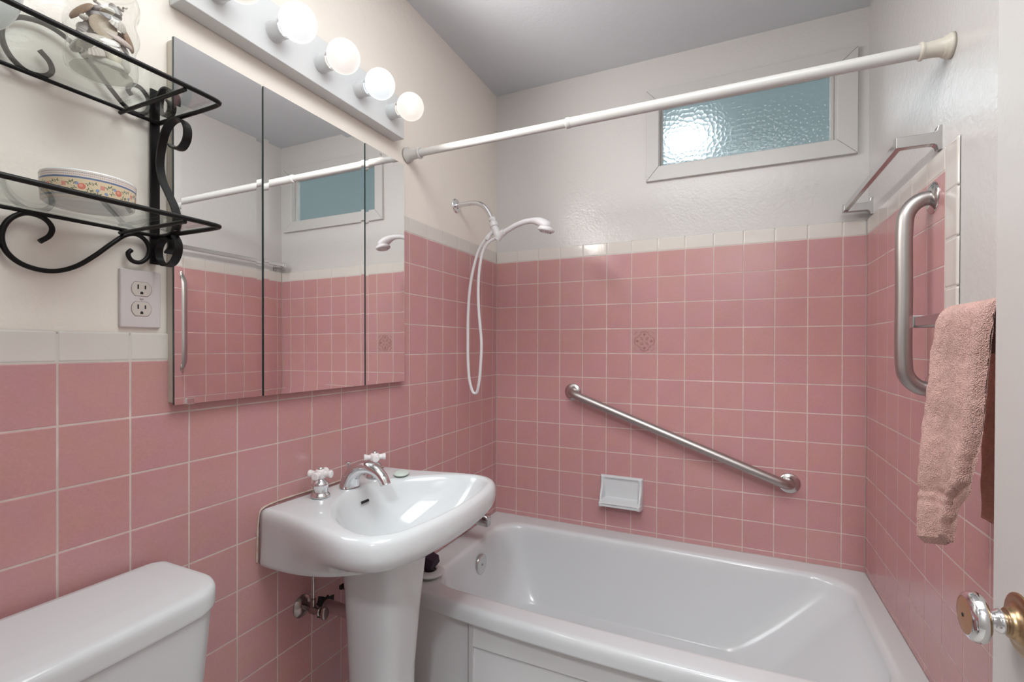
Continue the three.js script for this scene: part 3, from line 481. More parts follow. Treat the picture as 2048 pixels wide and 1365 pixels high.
// ------------------------------------------------------------------ shower: curtain rod, arm, hand shower
{
  const r = thing('shower_curtain_rod', 'white telescoping shower rod spanning the room above the tub', 'curtain rod', [0, 1.908, 0.712]);
  part('thick_tube', rod(V3(0.60, 0, 0), V3(W - 0.03, 0, 0), 0.0150, 24), M.rod, r); part('thin_tube', rod(V3(0.03, 0, 0), V3(0.62, 0, 0), 0.0128, 24), M.rod, r);
  part('collar', turned(slathe([[0.0128, 0], [0.0158, 0.002], [0.0162, 0.012], [0.0151, 0.016]], 24, 12), 'x', [0.592, 0, 0]), M.rod, r);
  const cap = [[0.0135, 0.060], [0.0185, 0.0605], [0.0202, 0.058], [0.0202, 0.054], [0.0178, 0.052], [0.0172, 0.048], [0.0180, 0.032], [0.0200, 0.019], [0.0225, 0.0165], [0.0238, 0.0140], [0.0240, 0.0110], [0.0270, 0.0090], [0.0276, 0.006], [0.0276, 0], [0, 0]];
  part('end_cap', turned(lathe(cap, 32), 'x', [-PAINT, 0, 0]), M.rod, r); part('end_cap', turned(lathe(cap, 32), '-x', [W + PAINT, 0, 0]), M.rodCap, r);
}
{
  const s = thing('bent_shower_pipe', 'bent chrome shower arm on the left wall above the tile', 'shower arm', [0, 1.817, 0.376]);
  part('flange', turned(slathe([[0, 0.012], [0.011, 0.0115], [0.014, 0.008], [0.026, 0.0055], [0.030, 0.001], [0.030, 0]], 36), 'x', [-PAINT, 0, 0]), M.chrome, s);
  part('pipe', sweep([V3(-0.004, 0, 0), V3(0.04, 0.002, 0), V3(0.085, 0.001, 0), V3(0.120, -0.012, 0), V3(0.148, -0.042, 0), V3(0.165, -0.072, 0)], 0.0100, { seg: 18, steps: 40 }), M.chrome, s);
}
{
  const h = thing('hand_shower', 'white hand shower with looped hose hanging from the shower arm', 'hand shower', [0.168, 1.742, 0.376]);
  const d = V3(0.30, -1, 0).normalize();
  part('swivel_nut', sweep([V3(-0.003, 0.006, 0), V3(0.002, -0.006, 0), V3(0.0035, -0.011, 0)].map(p => p), t => 0.0118 + 0.003 * Math.sin(Math.min(1, t * 1.2) * Math.PI), { seg: 20, steps: 12 }), M.whitePlastic, h);
  part('diverter_body', merge([sweep([V3(0.003, -0.010, 0), V3(0.012, -0.040, 0)], t => t < 0.2 ? 0.013 : t < 0.75 ? 0.0175 : 0.0145, { seg: 24, steps: 20 }), sweep([V3(0.010, -0.034, 0), V3(0.022, -0.062, 0), V3(0.030, -0.078, 0)], t => 0.0145 + 0.001 * t, { seg: 20, steps: 12 }), sweep([V3(0.010, -0.045, 0), V3(-0.012, -0.064, 0), V3(-0.026, -0.081, 0)], t => t > 0.6 ? 0.0105 : 0.0088, { seg: 18, steps: 12 })]), M.whitePlastic, h);
  part('cradle', merge([sweep([V3(0.022, -0.084, 0), V3(0.038, -0.066, 0), V3(0.056, -0.056, 0)], t => 0.0150 - 0.001 * t, { seg: 20, steps: 10 })]), M.whitePlastic, h);
  part('wand', sweep([V3(0.040, -0.064, 0), V3(0.075, -0.050, 0.002), V3(0.110, -0.037, 0.006), V3(0.150, -0.029, 0.010), V3(0.185, -0.029, 0.012), V3(0.215, -0.038, 0.014), V3(0.245, -0.056, 0.016), V3(0.262, -0.070, 0.017)], t => { const k = smooth(0.55, 0.85, t), e = Math.sqrt(Math.max(0.02, 1 - smooth(0.86, 1, t) ** 2 * 0.97)); return [lerp(0.0108, 0.027, k) * e, lerp(0.0105, 0.019, k) * e]; }, { seg: 24, steps: 60, up: V3(0, 1, 0.01) }), M.whitePlastic, h);
  const face = slathe([[0, -0.010], [0.022, -0.009], [0.031, -0.005], [0.0325, 0], [0.031, 0.005], [0.020, 0.012], [0, 0.014]], 36, 30); face.rotateZ(-0.24); face.translate(0.240, -0.070, 0.015); const fp = part('spray_face', face, M.whitePlastic, h);
  const noz = []; for (let k = 0; k < 16; k++) { const a = k / 16 * Math.PI * 2, g = new THREE.CylinderGeometry(0.0014, 0.0012, 0.003, 6); g.translate(Math.cos(a) * 0.021, -0.0105, Math.sin(a) * 0.021); noz.push(g); } const ng = merge(noz); ng.rotateZ(-0.24); ng.translate(0.240, -0.070, 0.015); part('nozzles', ng, std({ name: 'grey nozzles', color: rgb(0.3, 0.3, 0.3), roughness: 0.5 }), fp);
  const hose = [[0.139, 1.664], [0.110, 1.625], [0.088, 1.56], [0.071, 1.479], [0.062, 1.38], [0.060, 1.26], [0.061, 1.15], [0.070, 1.065], [0.085, 1.028], [0.095, 1.028], [0.108, 1.06], [0.120, 1.15], [0.124, 1.24], [0.118, 1.31], [0.112, 1.38], [0.110, 1.48], [0.117, 1.56], [0.132, 1.618], [0.160, 1.652], [0.190, 1.663]].map(([x, y], i) => V3(x - 0.168, y - 1.742, i < 9 ? 0.010 * Math.sin(i / 9 * 3.14) : 0.012 * (i - 9) / 10 * (1 - (i - 9) / 10) * 4));
  part('hose', sweep(hose, t => 0.0062 + 0.00035 * Math.sin(t * 1200), { seg: 12, steps: 420 }), M.whitePlastic, h);
}
// ------------------------------------------------------------------ grab bars
function grabBar(name, label, pts, ends) {
  const o = thing(name, label, 'grab bar');
  part('bar', sweep(pts, 0.0178, { seg: 24, steps: 110 }), M.steel, o);
  for (const [p, axis] of ends) part('flange', turned(slathe([[0, 0.010], [0.0205, 0.0098], [0.0285, 0.008], [0.0375, 0.0030], [0.0385, 0.0005], [0.0385, 0]], 40), axis, p), M.flange, o, 'polished round wall flange');
}
{
  const a = V3(0.395, 1.014, 0), b = V3(1.262, 0.698, 0), d = b.clone().sub(a).normalize(), at = (k, z) => a.clone().addScaledVector(d, k).setZ(z), e = b.distanceTo(a), bt = (k, z) => b.clone().addScaledVector(d, -k).setZ(z);
  grabBar('grab_bar', 'long steel grab bar slanting down across the back wall', [at(0, 0), at(0, 0.022), at(0.010, 0.040), at(0.03, 0.051), at(0.06, 0.054), at(e / 2, 0.054), bt(0.06, 0.054), bt(0.03, 0.051), bt(0.010, 0.040), bt(0, 0.022), bt(0, 0)], [[[a.x, a.y, 0], 'z'], [[b.x, b.y, 0], 'z']]);
  const z = 0.625, t = 1.588, u = 1.122, x = k => W - k;
  grabBar('grab_bar', 'short vertical steel grab bar on the right wall', [V3(x(0), t, z), V3(x(0.018), t, z), V3(x(0.038), t - 0.012, z), V3(x(0.052), t - 0.035, z), V3(x(0.056), t - 0.07, z), V3(x(0.056), (t + u) / 2, z), V3(x(0.056), u + 0.07, z), V3(x(0.052), u + 0.035, z), V3(x(0.038), u + 0.012, z), V3(x(0.018), u, z), V3(x(0), u, z)], [[[W, t, z], '-x'], [[W, u, z], '-x']]);
}
// ------------------------------------------------------------------ towel bars and towel
function towelBar(label, y, z0, z1, wallX) {
  const o = thing('towel_bar', label, 'towel bar'), X = W - 0.073;
  part('bar', rbox(X - 0.007, X + 0.007, y - 0.010, y + 0.010, z0 + 0.004, z1 - 0.004, 0.0015), M.barChrome, o);
  for (const z of [z0 + 0.012, z1 - 0.012]) {
    const sh = new THREE.Shape(), xw = wallX, xs = [[X - 0.008, 0.012], [xw - 0.022, 0.012], [xw - 0.014, 0.0135], [xw - 0.009, 0.018], [xw - 0.0065, 0.027], [xw, 0.028]];
    sh.moveTo(xs[0][0], xs[0][1]); for (const [x, k] of xs.slice(1)) sh.lineTo(x, k); for (const [x, k] of xs.slice().reverse()) sh.lineTo(x, -k);
    const g = new THREE.ExtrudeGeometry(sh, { depth: 0.018, bevelEnabled: true, bevelSize: 0.0015, bevelThickness: 0.0015, bevelSegments: 2 }); g.translate(0, y, z - 0.009); part('bracket', g, M.barChrome, o);
  }
}
towelBar('empty square chrome towel bar high on the right wall', 1.722, 0.036, 0.662, W + PAINT);
towelBar('square chrome towel bar holding the pink towel', 1.280, 0.762, 1.318, W + PAINT);
{
  const o = thing('towel', 'salmon pink terry towel folded over the lower towel bar', 'towel'), X = W - 0.073, Y = 1.280;
  // sheet draped over the bar: s runs down the front, over the bar and down the back, q runs along the bar
  const edge = (tab, f) => { let k = 0; while (k < tab.length - 2 && f > tab[k + 1][0]) k++; const [a, u] = tab[k], [b, v] = tab[k + 1]; return lerp(u, v, smooth(a, b, f)); };
  const drape = (left, right, front, back, bulge, ph, th) => {
    const rows = [], S = 150, Q = 90;
    const place = (s, q, off) => {              // s in metres from the crest, positive to the room side
      const rB = 0.0165 + off, arc = Math.PI * rB / 2, f = s > 0 ? clamp(s / front) : 0, len = Math.min(1, Math.abs(s) / 0.10); let x, y;
      if (Math.abs(s) < arc) { const a = s / rB; x = X - Math.sin(a) * rB; y = Y + 0.005 + Math.cos(a) * rB - rB * 0.45; }
      else { const d = Math.abs(s) - arc; x = X - Math.sign(s) * (rB + 0.001 + (s > 0 ? bulge * smooth(0, 0.32, d) : 0)); y = Y + 0.005 - rB * 0.45 - d; }
      const fold = Math.sin(q * 7.6 + ph + f * 0.9) * 0.0085 + Math.sin(q * 16 + ph * 2.3 - f * 1.5) * 0.0036;
      const pinch = off ? 0.0045 * Math.exp(-(((s - front + 0.085) / 0.007) ** 2)) + 0.002 * Math.exp(-(((s - front + 0.066) / 0.004) ** 2)) : 0;
      const fuzz = off ? 0.0009 * N3(q * 60, s * 300, ph) + 0.0018 * N3(q * 12, s * 50, ph + 3) : 0;
      x += -(s > 0 ? fold : 0) * (0.12 + 0.88 * len) + (s > 0 ? pinch - fuzz : 0);
      const l = edge(left, f), r = edge(right, f), e = Math.min(q, 1 - q), round = 1 - (1 - clamp(e / 0.05)) ** 2;
      if (off && s > 0) x += (1 - round) * off * 0.85;
      return V3(x, y + (s > 0 ? 0.048 * f * f * f * (q - 0.25) : 0), lerp(l, r, q) + 0.002 * N3(q * 3, s * 45, 3 + ph));
    };
    const ring = (q) => { const r = []; for (let i = 0; i <= S; i++) r.push(place(lerp(front, -back, i / S), q, th)); for (let i = S; i >= 0; i--) r.push(place(lerp(front, -back, i / S), q, 0)); return r; };
    for (let j = 0; j <= Q; j++) rows.push(ring(j / Q));
    const g = loft(rows, { capA: false, capB: false }), p = g.attributes.position, uv = g.attributes.uv; for (let i = 0; i < p.count; i++) uv.setXY(i, p.getZ(i) + p.getX(i), p.getY(i)); g.computeVertexNormals(); return g;
  };
  part('front_fold', drape([[0, 0.990], [0.3, 0.984], [0.6, 0.972], [0.8, 0.964], [1, 0.966]], [[0, 1.172], [0.5, 1.172], [0.7, 1.150], [0.85, 1.104], [1, 1.090]], 0.440, 0.09, 0.014, 0.4, 0.011), M.towel, o);
  part('inner_fold', drape([[0, 0.994], [0.3, 0.984], [0.6, 0.958], [0.85, 0.932], [1, 0.928]], [[0, 1.05], [1, 1.0]], 0.405, 0.05, 0.013, 2.0, 0.004), M.towel, o);
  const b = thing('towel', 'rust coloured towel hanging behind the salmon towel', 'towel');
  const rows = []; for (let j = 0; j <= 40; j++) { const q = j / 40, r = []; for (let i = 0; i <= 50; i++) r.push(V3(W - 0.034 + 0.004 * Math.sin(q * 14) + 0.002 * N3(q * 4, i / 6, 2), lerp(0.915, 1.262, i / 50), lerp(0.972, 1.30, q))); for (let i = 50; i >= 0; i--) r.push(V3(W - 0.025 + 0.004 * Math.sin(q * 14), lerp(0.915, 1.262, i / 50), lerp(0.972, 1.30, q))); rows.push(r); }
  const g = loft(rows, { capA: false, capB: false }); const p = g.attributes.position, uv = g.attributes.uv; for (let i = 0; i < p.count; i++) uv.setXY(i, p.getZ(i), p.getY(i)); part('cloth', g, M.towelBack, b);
}
// ------------------------------------------------------------------ soap dish on the back wall
{
  const o = thing('soap_dish', 'white ceramic soap dish set in the back wall tile', 'soap dish', [0.6205, 0.585, 0]);
  const hw = 0.0925, hh = 0.0655, nx = 96, ny = 80, rows = [];
  const depth = (u, v) => { const up = (v + 1) / 2, cheek = 0.018 + 0.037 * smooth(0.80, 0.12, up), edge = Math.max(Math.abs(u), 0), inside = (1 - smooth(0.76, 0.88, edge)) * (1 - smooth(0.84, 0.97, up));
    const ledge = 0.068 * (1 - smooth(0.16, 0.30, up)) , recess = Math.max(0.009, ledge * (0.9 + 0.1 * smooth(0.10, 0.2, up))), z = lerp(Math.max(cheek, ledge * 0.98), recess, inside);
    const rd = Math.min((1 - Math.abs(u)) * hw, (1 - Math.abs(v)) * hh); return z * (1 - 0.55 * (1 - clamp(rd / 0.007)) ** 2); };
  for (let j = 0; j <= ny; j++) { const v = -1 + 2 * j / ny, row = []; row.push(V3(-hw, v * hh, 0)); for (let i = 0; i <= nx; i++) { const u = -1 + 2 * i / nx; row.push(V3(u * hw, v * hh, Math.max(0.003, depth(u, v)))); } row.push(V3(hw, v * hh, 0)); rows.push(row); }
  const flat = y => Array.from({ length: nx + 3 }, (_, i) => V3(clamp(-1 + 2 * (i - 1) / nx, -1, 1) * hw, y, 0));
  part('body', loft([flat(-hh), ...rows, flat(hh)], { closed: false }), M.china, o);
}
// ------------------------------------------------------------------ wall shelf of black iron and glass
const SH = { z0: 1.537, z1: 1.993, up: 1.668, low: 1.441, d: 0.204 };
{
  const o = thing('wall_shelf', 'black wrought iron wall shelf with two glass tiers', 'shelf');
  const mid = (SH.z0 + SH.z1) / 2, mirrored = z => 2 * mid - z;
  for (const y of [SH.up, SH.low]) {
    const tier = new THREE.Group(); tier.name = 'tier'; o.add(tier);
    part('front_rod', sweep([V3(0.012, y, SH.z0), V3(SH.d - 0.012, y, SH.z0), V3(SH.d - 0.003, y, SH.z0 + 0.003), V3(SH.d, y, SH.z0 + 0.012), V3(SH.d, y, mid), V3(SH.d, y, SH.z1 - 0.012), V3(SH.d - 0.003, y, SH.z1 - 0.003), V3(SH.d - 0.012, y, SH.z1), V3(0.012, y, SH.z1)], 0.0042, { steps: 140 }), M.iron, tier);
    part('rear_rod', rod(V3(0.010, y, SH.z0), V3(0.010, y, SH.z1), 0.0034), M.iron, tier);
    for (const z of [1.602, mirrored(1.602)]) part('cross_rod', rod(V3(0.006, y - 0.006, z), V3(SH.d, y - 0.006, z), 0.0036), M.iron, tier);
    part('glass_shelf', box(0.012, SH.d - 0.0042, y + 0.001, y + 0.005, SH.z0 + 0.0042, SH.z1 - 0.0042), M.glass, tier, 'clear glass shelf pane');
  }
  for (const s of [0, 1]) {
    const Z = s ? mirrored(1.541) : 1.541, mp = (a, b, c) => V3(a, b, Z + c);
    part('post', rbox(0.001, 0.006, 1.385, 1.735, Z - 0.0085, Z + 0.0085, 0.001), M.iron, o);
    part('curled_band', band([[0.056, 1.616], [0.070, 1.606], [0.092, 1.604], [0.107, 1.618], [0.108, 1.640], [0.092, 1.657], [0.066, 1.661], [0.042, 1.648], [0.028, 1.620], [0.021, 1.584], [0.030, 1.550], [0.050, 1.520], [0.070, 1.490], [0.078, 1.462], [0.070, 1.444], [0.045, 1.436]], 0.0035, 0.015, mp), M.iron, o);
    const curl = [[0.048, 1.404], [0.060, 1.414], [0.056, 1.430], [0.036, 1.433], [0.018, 1.418], [0.020, 1.394], [0.040, 1.380], [0.064, 1.384], [0.079, 1.402], [0.080, 1.420], [0.070, 1.436]];
    part('curled_band', band(curl, 0.0035, 0.015, mp), M.iron, o);
    part('curled_band', band([[0.052, 1.702], [0.060, 1.692], [0.056, 1.678], [0.036, 1.676], [0.020, 1.690], [0.020, 1.712], [0.036, 1.727], [0.056, 1.724], [0.072, 1.708], [0.074, 1.690]], 0.0035, 0.015, mp), M.iron, o);
    const S = [[1.395, 1.718], [1.408, 1.705], [1.422, 1.702], [1.435, 1.712], [1.4385, 1.734], [1.424, 1.754], [1.398, 1.7635], [1.373, 1.759], [1.356, 1.743], [1.348, 1.718], [1.3495, 1.695], [1.361, 1.670], [1.384, 1.643], [1.412, 1.616], [1.432, 1.594], [1.4375, 1.576], [1.430, 1.561], [1.414, 1.5535], [1.396, 1.557], [1.384, 1.570], [1.386, 1.584], [1.398, 1.590], [1.406, 1.584]];
    const pts = f => S.map(([y, z]) => V3(0.008, f(y), s ? mirrored(z) : z));
    part('scroll', sweep(pts(y => y), 0.0041, { steps: 160, seg: 10 }), M.iron, o); part('scroll', sweep(pts(y => SH.up + (SH.low - y)), 0.0041, { steps: 160, seg: 10 }), M.iron, o);
  }
}
// things on the shelves ----------------------------------------------------------
const JAR = [0.098, SH.up + 0.0052, 1.672];
{
  const prof = [[0.0, 0.004], [0.030, 0.003], [0.040, 0.001], [0.0455, 0.004], [0.0485, 0.014], [0.0475, 0.030], [0.0445, 0.043], [0.0455, 0.054], [0.0495, 0.066], [0.0500, 0.078], [0.0465, 0.092], [0.0462, 0.102], [0.0500, 0.116], [0.0500, 0.130], [0.045, 0.146], [0.043, 0.152]];
  const j = thing('glass_jar', 'wavy clear glass jar of seashells on the upper shelf', 'jar', JAR);
  part('jar_wall', slathe(prof, 56, 90), M.jarGlass, j);
  part('jar_base', slathe([[0, 0.0105], [0.028, 0.0095], [0.038, 0.006], [0.041, 0.0045]], 40, 20), phys({ name: 'thick jar base', color: rgb(0.72, 0.70, 0.64), roughness: 0.25, transmission: 0.6, thickness: 0, ior: 1.5 }), j);
  part('jar_lid', slathe([[0.044, 0.150], [0.046, 0.153], [0.046, 0.160], [0.03, 0.168], [0.010, 0.172], [0.012, 0.182], [0.006, 0.190], [0, 0.191]], 40, 40), M.jarGlass, j);
  // shells, packed by hand in layers
  const shell = (kind, size) => {
    if (kind === 'cockle') { const rows = []; for (let i = 0; i <= 18; i++) { const t = i / 18, r = []; for (let k = 0; k <= 40; k++) { const a = (k / 40 - 0.5) * 2.5, R = t * (1 + 0.03 * Math.cos(a * 26)), h = 0.42 * Math.sin(t * Math.PI * 0.92 + 0.1) * Math.cos(a * 0.62); r.push(V3(Math.sin(a) * R * 0.95, h + 0.018 * t * Math.cos(a * 26), Math.cos(a) * R - 0.5)); } rows.push(r); }
      const a = loft(rows, { closed: false }), b = loft(rows.map(r => r.map(p => V3(p.x, p.y * 0.86 - 0.02, p.z))), { closed: false, flip: true }); return merge([a, b]).scale(size, size, size); }
    if (kind === 'whelk') { const pts = [], R = []; for (let i = 0; i <= 90; i++) { const t = i / 90, a = t * Math.PI * 6.4, r = 0.05 + 0.42 * t ** 1.7; pts.push(V3(Math.cos(a) * r, -t * 1.25 + 0.7, Math.sin(a) * r)); } return sweep(pts, t => 0.05 + 0.42 * t ** 1.5 * (1 - 0.3 * smooth(0.92, 1, t)), { steps: 110, seg: 14 }).scale(size, size, size); }
    if (kind === 'disc') { return slathe([[0, 0.16], [0.35, 0.15], [0.8, 0.06], [1, -0.01], [0.8, -0.05], [0, -0.03]], 32, 30).scale(size * 0.86, size, size); }
    if (kind === 'cowrie') { const g = new THREE.SphereGeometry(1, 24, 16); g.scale(size * 0.72, size * 0.55, size); return g; }
    const rows = []; for (let i = 0; i <= 16; i++) { const t = i / 16 * Math.PI, r = []; for (let k = 0; k < 24; k++) { const a = k / 24 * Math.PI * 2, e = Math.sin(t) ** 0.75; r.push(V3(Math.cos(a) * e * 0.55, (Math.sin(a) > 0 ? 0.42 : 0.1) * Math.sin(a) * e, -Math.cos(t) * 1.1)); } rows.push(r); } return loft(rows).scale(size, size, size);
  };
  const tone = { white: [0.70, 0.66, 0.62], grey: [0.50, 0.47, 0.45], tan: [0.56, 0.46, 0.36], cream: [0.68, 0.60, 0.48], brown: [0.36, 0.24, 0.16], pinkish: [0.66, 0.55, 0.53], lilac: [0.55, 0.50, 0.52] }, mats = {};
  const sm = c => mats[c] ??= phys({ name: `shell ${c}`, color: rgb(...tone[c]), roughness: 0.35, map: groutTone });
  // [kind, colour, size, angle round the jar (0 faces the room), radius, height, tilt, spin, label]
  const S = [
    ['disc', 'tan', 0.0175, 0.05, 0.027, 0.072, 1.35, 0.4, 'flat tan disc shell facing out of the jar middle'],
    ['cowrie', 'white', 0.0068, -0.62, 0.038, 0.075, 0.6, 0.9, 'tiny white cowrie shell right of the tan disc'],
    ['cockle', 'white', 0.021, 0.82, 0.026, 0.083, 0.9, 0.5, 'ribbed white cockle left of the tan disc'],
    ['clam', 'pinkish', 0.017, 0.75, 0.026, 0.060, 0.5, 1.1, 'pinkish clam shell below the white cockle'],
    ['whelk', 'lilac', 0.022, -0.30, 0.018, 0.104, 0.9, 2.2, 'large lilac whelk lying across the jar top'],
    ['clam', 'cream', 0.012, 0.2, 0.031, 0.096, 0.1, 0.2, 'small cream clam shell above the tan disc'],
    ['clam', 'brown', 0.015, 1.3, 0.032, 0.070, 1.2, 0.3, 'brown streaked shell at the left jar wall'],
    ['clam', 'white', 0.022, -0.2, 0.024, 0.046, 0.5, 1.9, 'long white shell slanting under the tan disc'],
    ['cockle', 'grey', 0.018, -0.95, 0.028, 0.062, 1.2, 2.0, 'grey ribbed shell at the right jar wall'],
    ['clam', 'white', 0.018, 0.95, 0.028, 0.034, 1.3, 0.4, 'upright white shell low at the left of the jar'],
    ['clam', 'cream', 0.017, 0.45, 0.029, 0.032, 1.2, 0.1, 'upright cream shell low in the jar'],
    ['cockle', 'pinkish', 0.020, -0.15, 0.025, 0.026, 0.7, 1.2, 'pale pinkish cockle near the jar bottom'],
    ['whelk', 'white', 0.014, -0.9, 0.028, 0.026, 1.1, 0.3, 'white whelk at the lower right of the jar'],
    ['clam', 'white', 0.019, 0.25, 0.024, 0.014, 0.35, 0.7, 'broad white shell lying flat on the jar bottom'],
    ['cockle', 'cream', 0.017, -1.3, 0.024, 0.040, 0.9, 0.2, 'cream cockle at the lower right jar wall'],
    ['cockle', 'white', 0.018, 1.35, 0.026, 0.050, 1.1, 1.6, 'white cockle at the left jar wall below the brown shell'],
    ['clam', 'grey', 0.015, 1.9, 0.027, 0.030, 0.9, 0.8, 'grey shell at the back left of the jar bottom'],
    ['cockle', 'tan', 0.019, 2.7, 0.024, 0.045, 0.8, 1.4, 'tan cockle against the back of the jar'],
    ['clam', 'white', 0.018, -2.0, 0.026, 0.050, 1.0, 0.6, 'white clam at the back right of the jar'],
    ['whelk', 'grey', 0.015, 1.2, 0.024, 0.118, 1.0, 0.5, 'grey whelk at the upper left of the jar'],
    ['clam', 'brown', 0.016, -1.0, 0.029, 0.090, 1.0, 2.5, 'brown striped shell right of the whelk'],
    ['cockle', 'white', 0.018, -2.4, 0.022, 0.088, 0.9, 0.9, 'white cockle behind the whelk in the jar'],
    ['clam', 'pinkish', 0.017, 2.2, 0.024, 0.080, 0.7, 1.9, 'pinkish clam at the far left jar wall'],
    ['cockle', 'grey', 0.020, 0.0, 0.004, 0.060, 0.2, 0.6, 'grey cockle in the core of the jar'],
    ['cockle', 'pinkish', 0.020, 0.3, 0.016, 0.130, 0.3, 1.3, 'pinkish cockle on top of the shells in the jar'],
  ];
  const baseAngle = Math.atan2(1.056 - JAR[0], 2.11 - JAR[2]);      // towards the room
  for (const [kind, c, size, ang, rad, h, tilt, spin, label] of S) {
    const g = shell(kind, size * 1.18), a = baseAngle + ang, m = solo('seashell', g, sm(c), label, 'seashell', 'seashells in the glass jar');
    m.position.set(JAR[0] + Math.sin(a) * rad, JAR[1] + h - 0.002, JAR[2] + Math.cos(a) * rad); m.rotation.set(tilt, a, 0, 'YXZ'); m.rotateY(spin);
  }
}
{
  // shallow porcelain dish with a printed band of flowers
  const cv = document.createElement('canvas'); cv.width = 2048; cv.height = 256; const x = cv.getContext('2d');
  x.fillStyle = '#d3c8bf'; x.fillRect(0, 0, 2048, 256); x.fillStyle = '#cfbd9f'; x.fillRect(0, 70, 2048, 160);
  x.fillStyle = '#5f7090'; x.fillRect(0, 62, 2048, 15); x.fillRect(0, 206, 2048, 15);
  for (let i = 0; i < 2048; i += 13) { x.fillStyle = '#545d78'; x.fillRect(i, 26, 9, 4); x.fillStyle = (i / 13) % 5 < 1 ? '#c8745e' : '#8a8288'; x.fillRect(i, 44, 7, 5); x.fillRect(i, 238, 7, 4); }
  const leaf = (cx, cy, a, l) => { x.save(); x.translate(cx, cy); x.rotate(a); x.beginPath(); x.ellipse(l / 2, 0, l / 2, l / 5, 0, 0, 7); x.fill(); x.restore(); };
  const sprig = (cx, cy, a) => { x.fillStyle = '#5d6b58'; for (const [k, o] of [[0, 0], [9, 0.9], [9, -0.9], [-4, 2.2], [-4, -2.2]]) leaf(cx + Math.cos(a) * k, cy + Math.sin(a) * k, a + o, 17); };
  for (let k = 0; k < 8; k++) { const o = k * 256;
    x.strokeStyle = '#8a8a6c'; x.lineWidth = 2; x.beginPath(); for (let i = 0; i <= 256; i += 8) { const yy = 142 + 26 * Math.sin(i / 256 * Math.PI * 4); i ? x.lineTo(o + i, yy) : x.moveTo(o, yy); } x.stroke();
    x.fillStyle = '#c47663'; x.beginPath(); x.arc(o + 70, 142, 27, 0, 7); x.fill(); x.fillStyle = '#d39483'; x.beginPath(); x.arc(o + 66, 136, 13, 0, 7); x.fill();
    x.fillStyle = '#c68a7c'; x.fillRect(o + 190, 112, 32, 36); x.fillStyle = '#7d8db0'; for (const [a, b] of [[38, 120], [172, 160], [232, 176]]) for (let p = 0; p < 5; p++) { x.beginPath(); x.arc(o + a + 8 * Math.cos(p * 1.257), b + 8 * Math.sin(p * 1.257), 6, 0, 7); x.fill(); }
    for (const [a, b, c] of [[112, 118, -0.6], [118, 164, 0.5], [150, 108, -0.3], [142, 180, 0.8], [20, 160, 2.4], [18, 112, -2.4], [240, 120, -0.7], [104, 190, 1.2], [180, 188, 0.2]]) sprig(o + a, b, c); }
  const map = new THREE.CanvasTexture(cv); map.colorSpace = THREE.SRGBColorSpace; map.wrapS = THREE.RepeatWrapping; map.repeat.set(1, 1);
  const d = thing('floral_dish', 'cream porcelain dish with blue bands and pink flowers', 'dish', [0.100, SH.low + 0.0052, 1.690]);
  const glaze = phys({ name: 'printed porcelain', map, roughness: 0.16 });
  const H = 0.046, R1 = 0.0605, R0 = 0.0585, body = lathe([[R0 - 0.004, 0.002], [R0, 0.005], [R0 + 0.001, 0.02], [R1, H - 0.002]], 64), uv = body.attributes.uv, p = body.attributes.position;
  for (let i = 0; i < p.count; i++) uv.setXY(i, uv.getX(i), 1 - (1 - p.getY(i) / H));
  part('printed_wall', body, glaze, d, 'printed band of pink flowers between blue lines');
  part('rim_and_inside', slathe([[R1, H - 0.002], [R1 - 0.001, H], [R1 - 0.0035, H - 0.002], [R0 - 0.005, 0.008], [R0 - 0.012, 0.005], [0, 0.005]], 64, 40), M.china, d);
  part('foot', slathe([[R0 - 0.004, 0.002], [R0 - 0.010, 0.0005], [R0 - 0.016, 0.0008], [R0 - 0.02, 0.003], [0, 0.003]], 64, 30), M.china, d);
}
{ const g = slathe([[0, 0.001], [0.034, 0], [0.044, 0.004], [0.056, 0.020], [0.064, 0.045], [0.066, 0.08], [0.060, 0.105], [0.045, 0.118], [0, 0.121]], 48, 60); g.translate(0.098, SH.up + 0.0052, 1.838); solo('white_jar', g, M.china, 'smooth white round jar at the left photo edge on the upper shelf', 'jar'); }
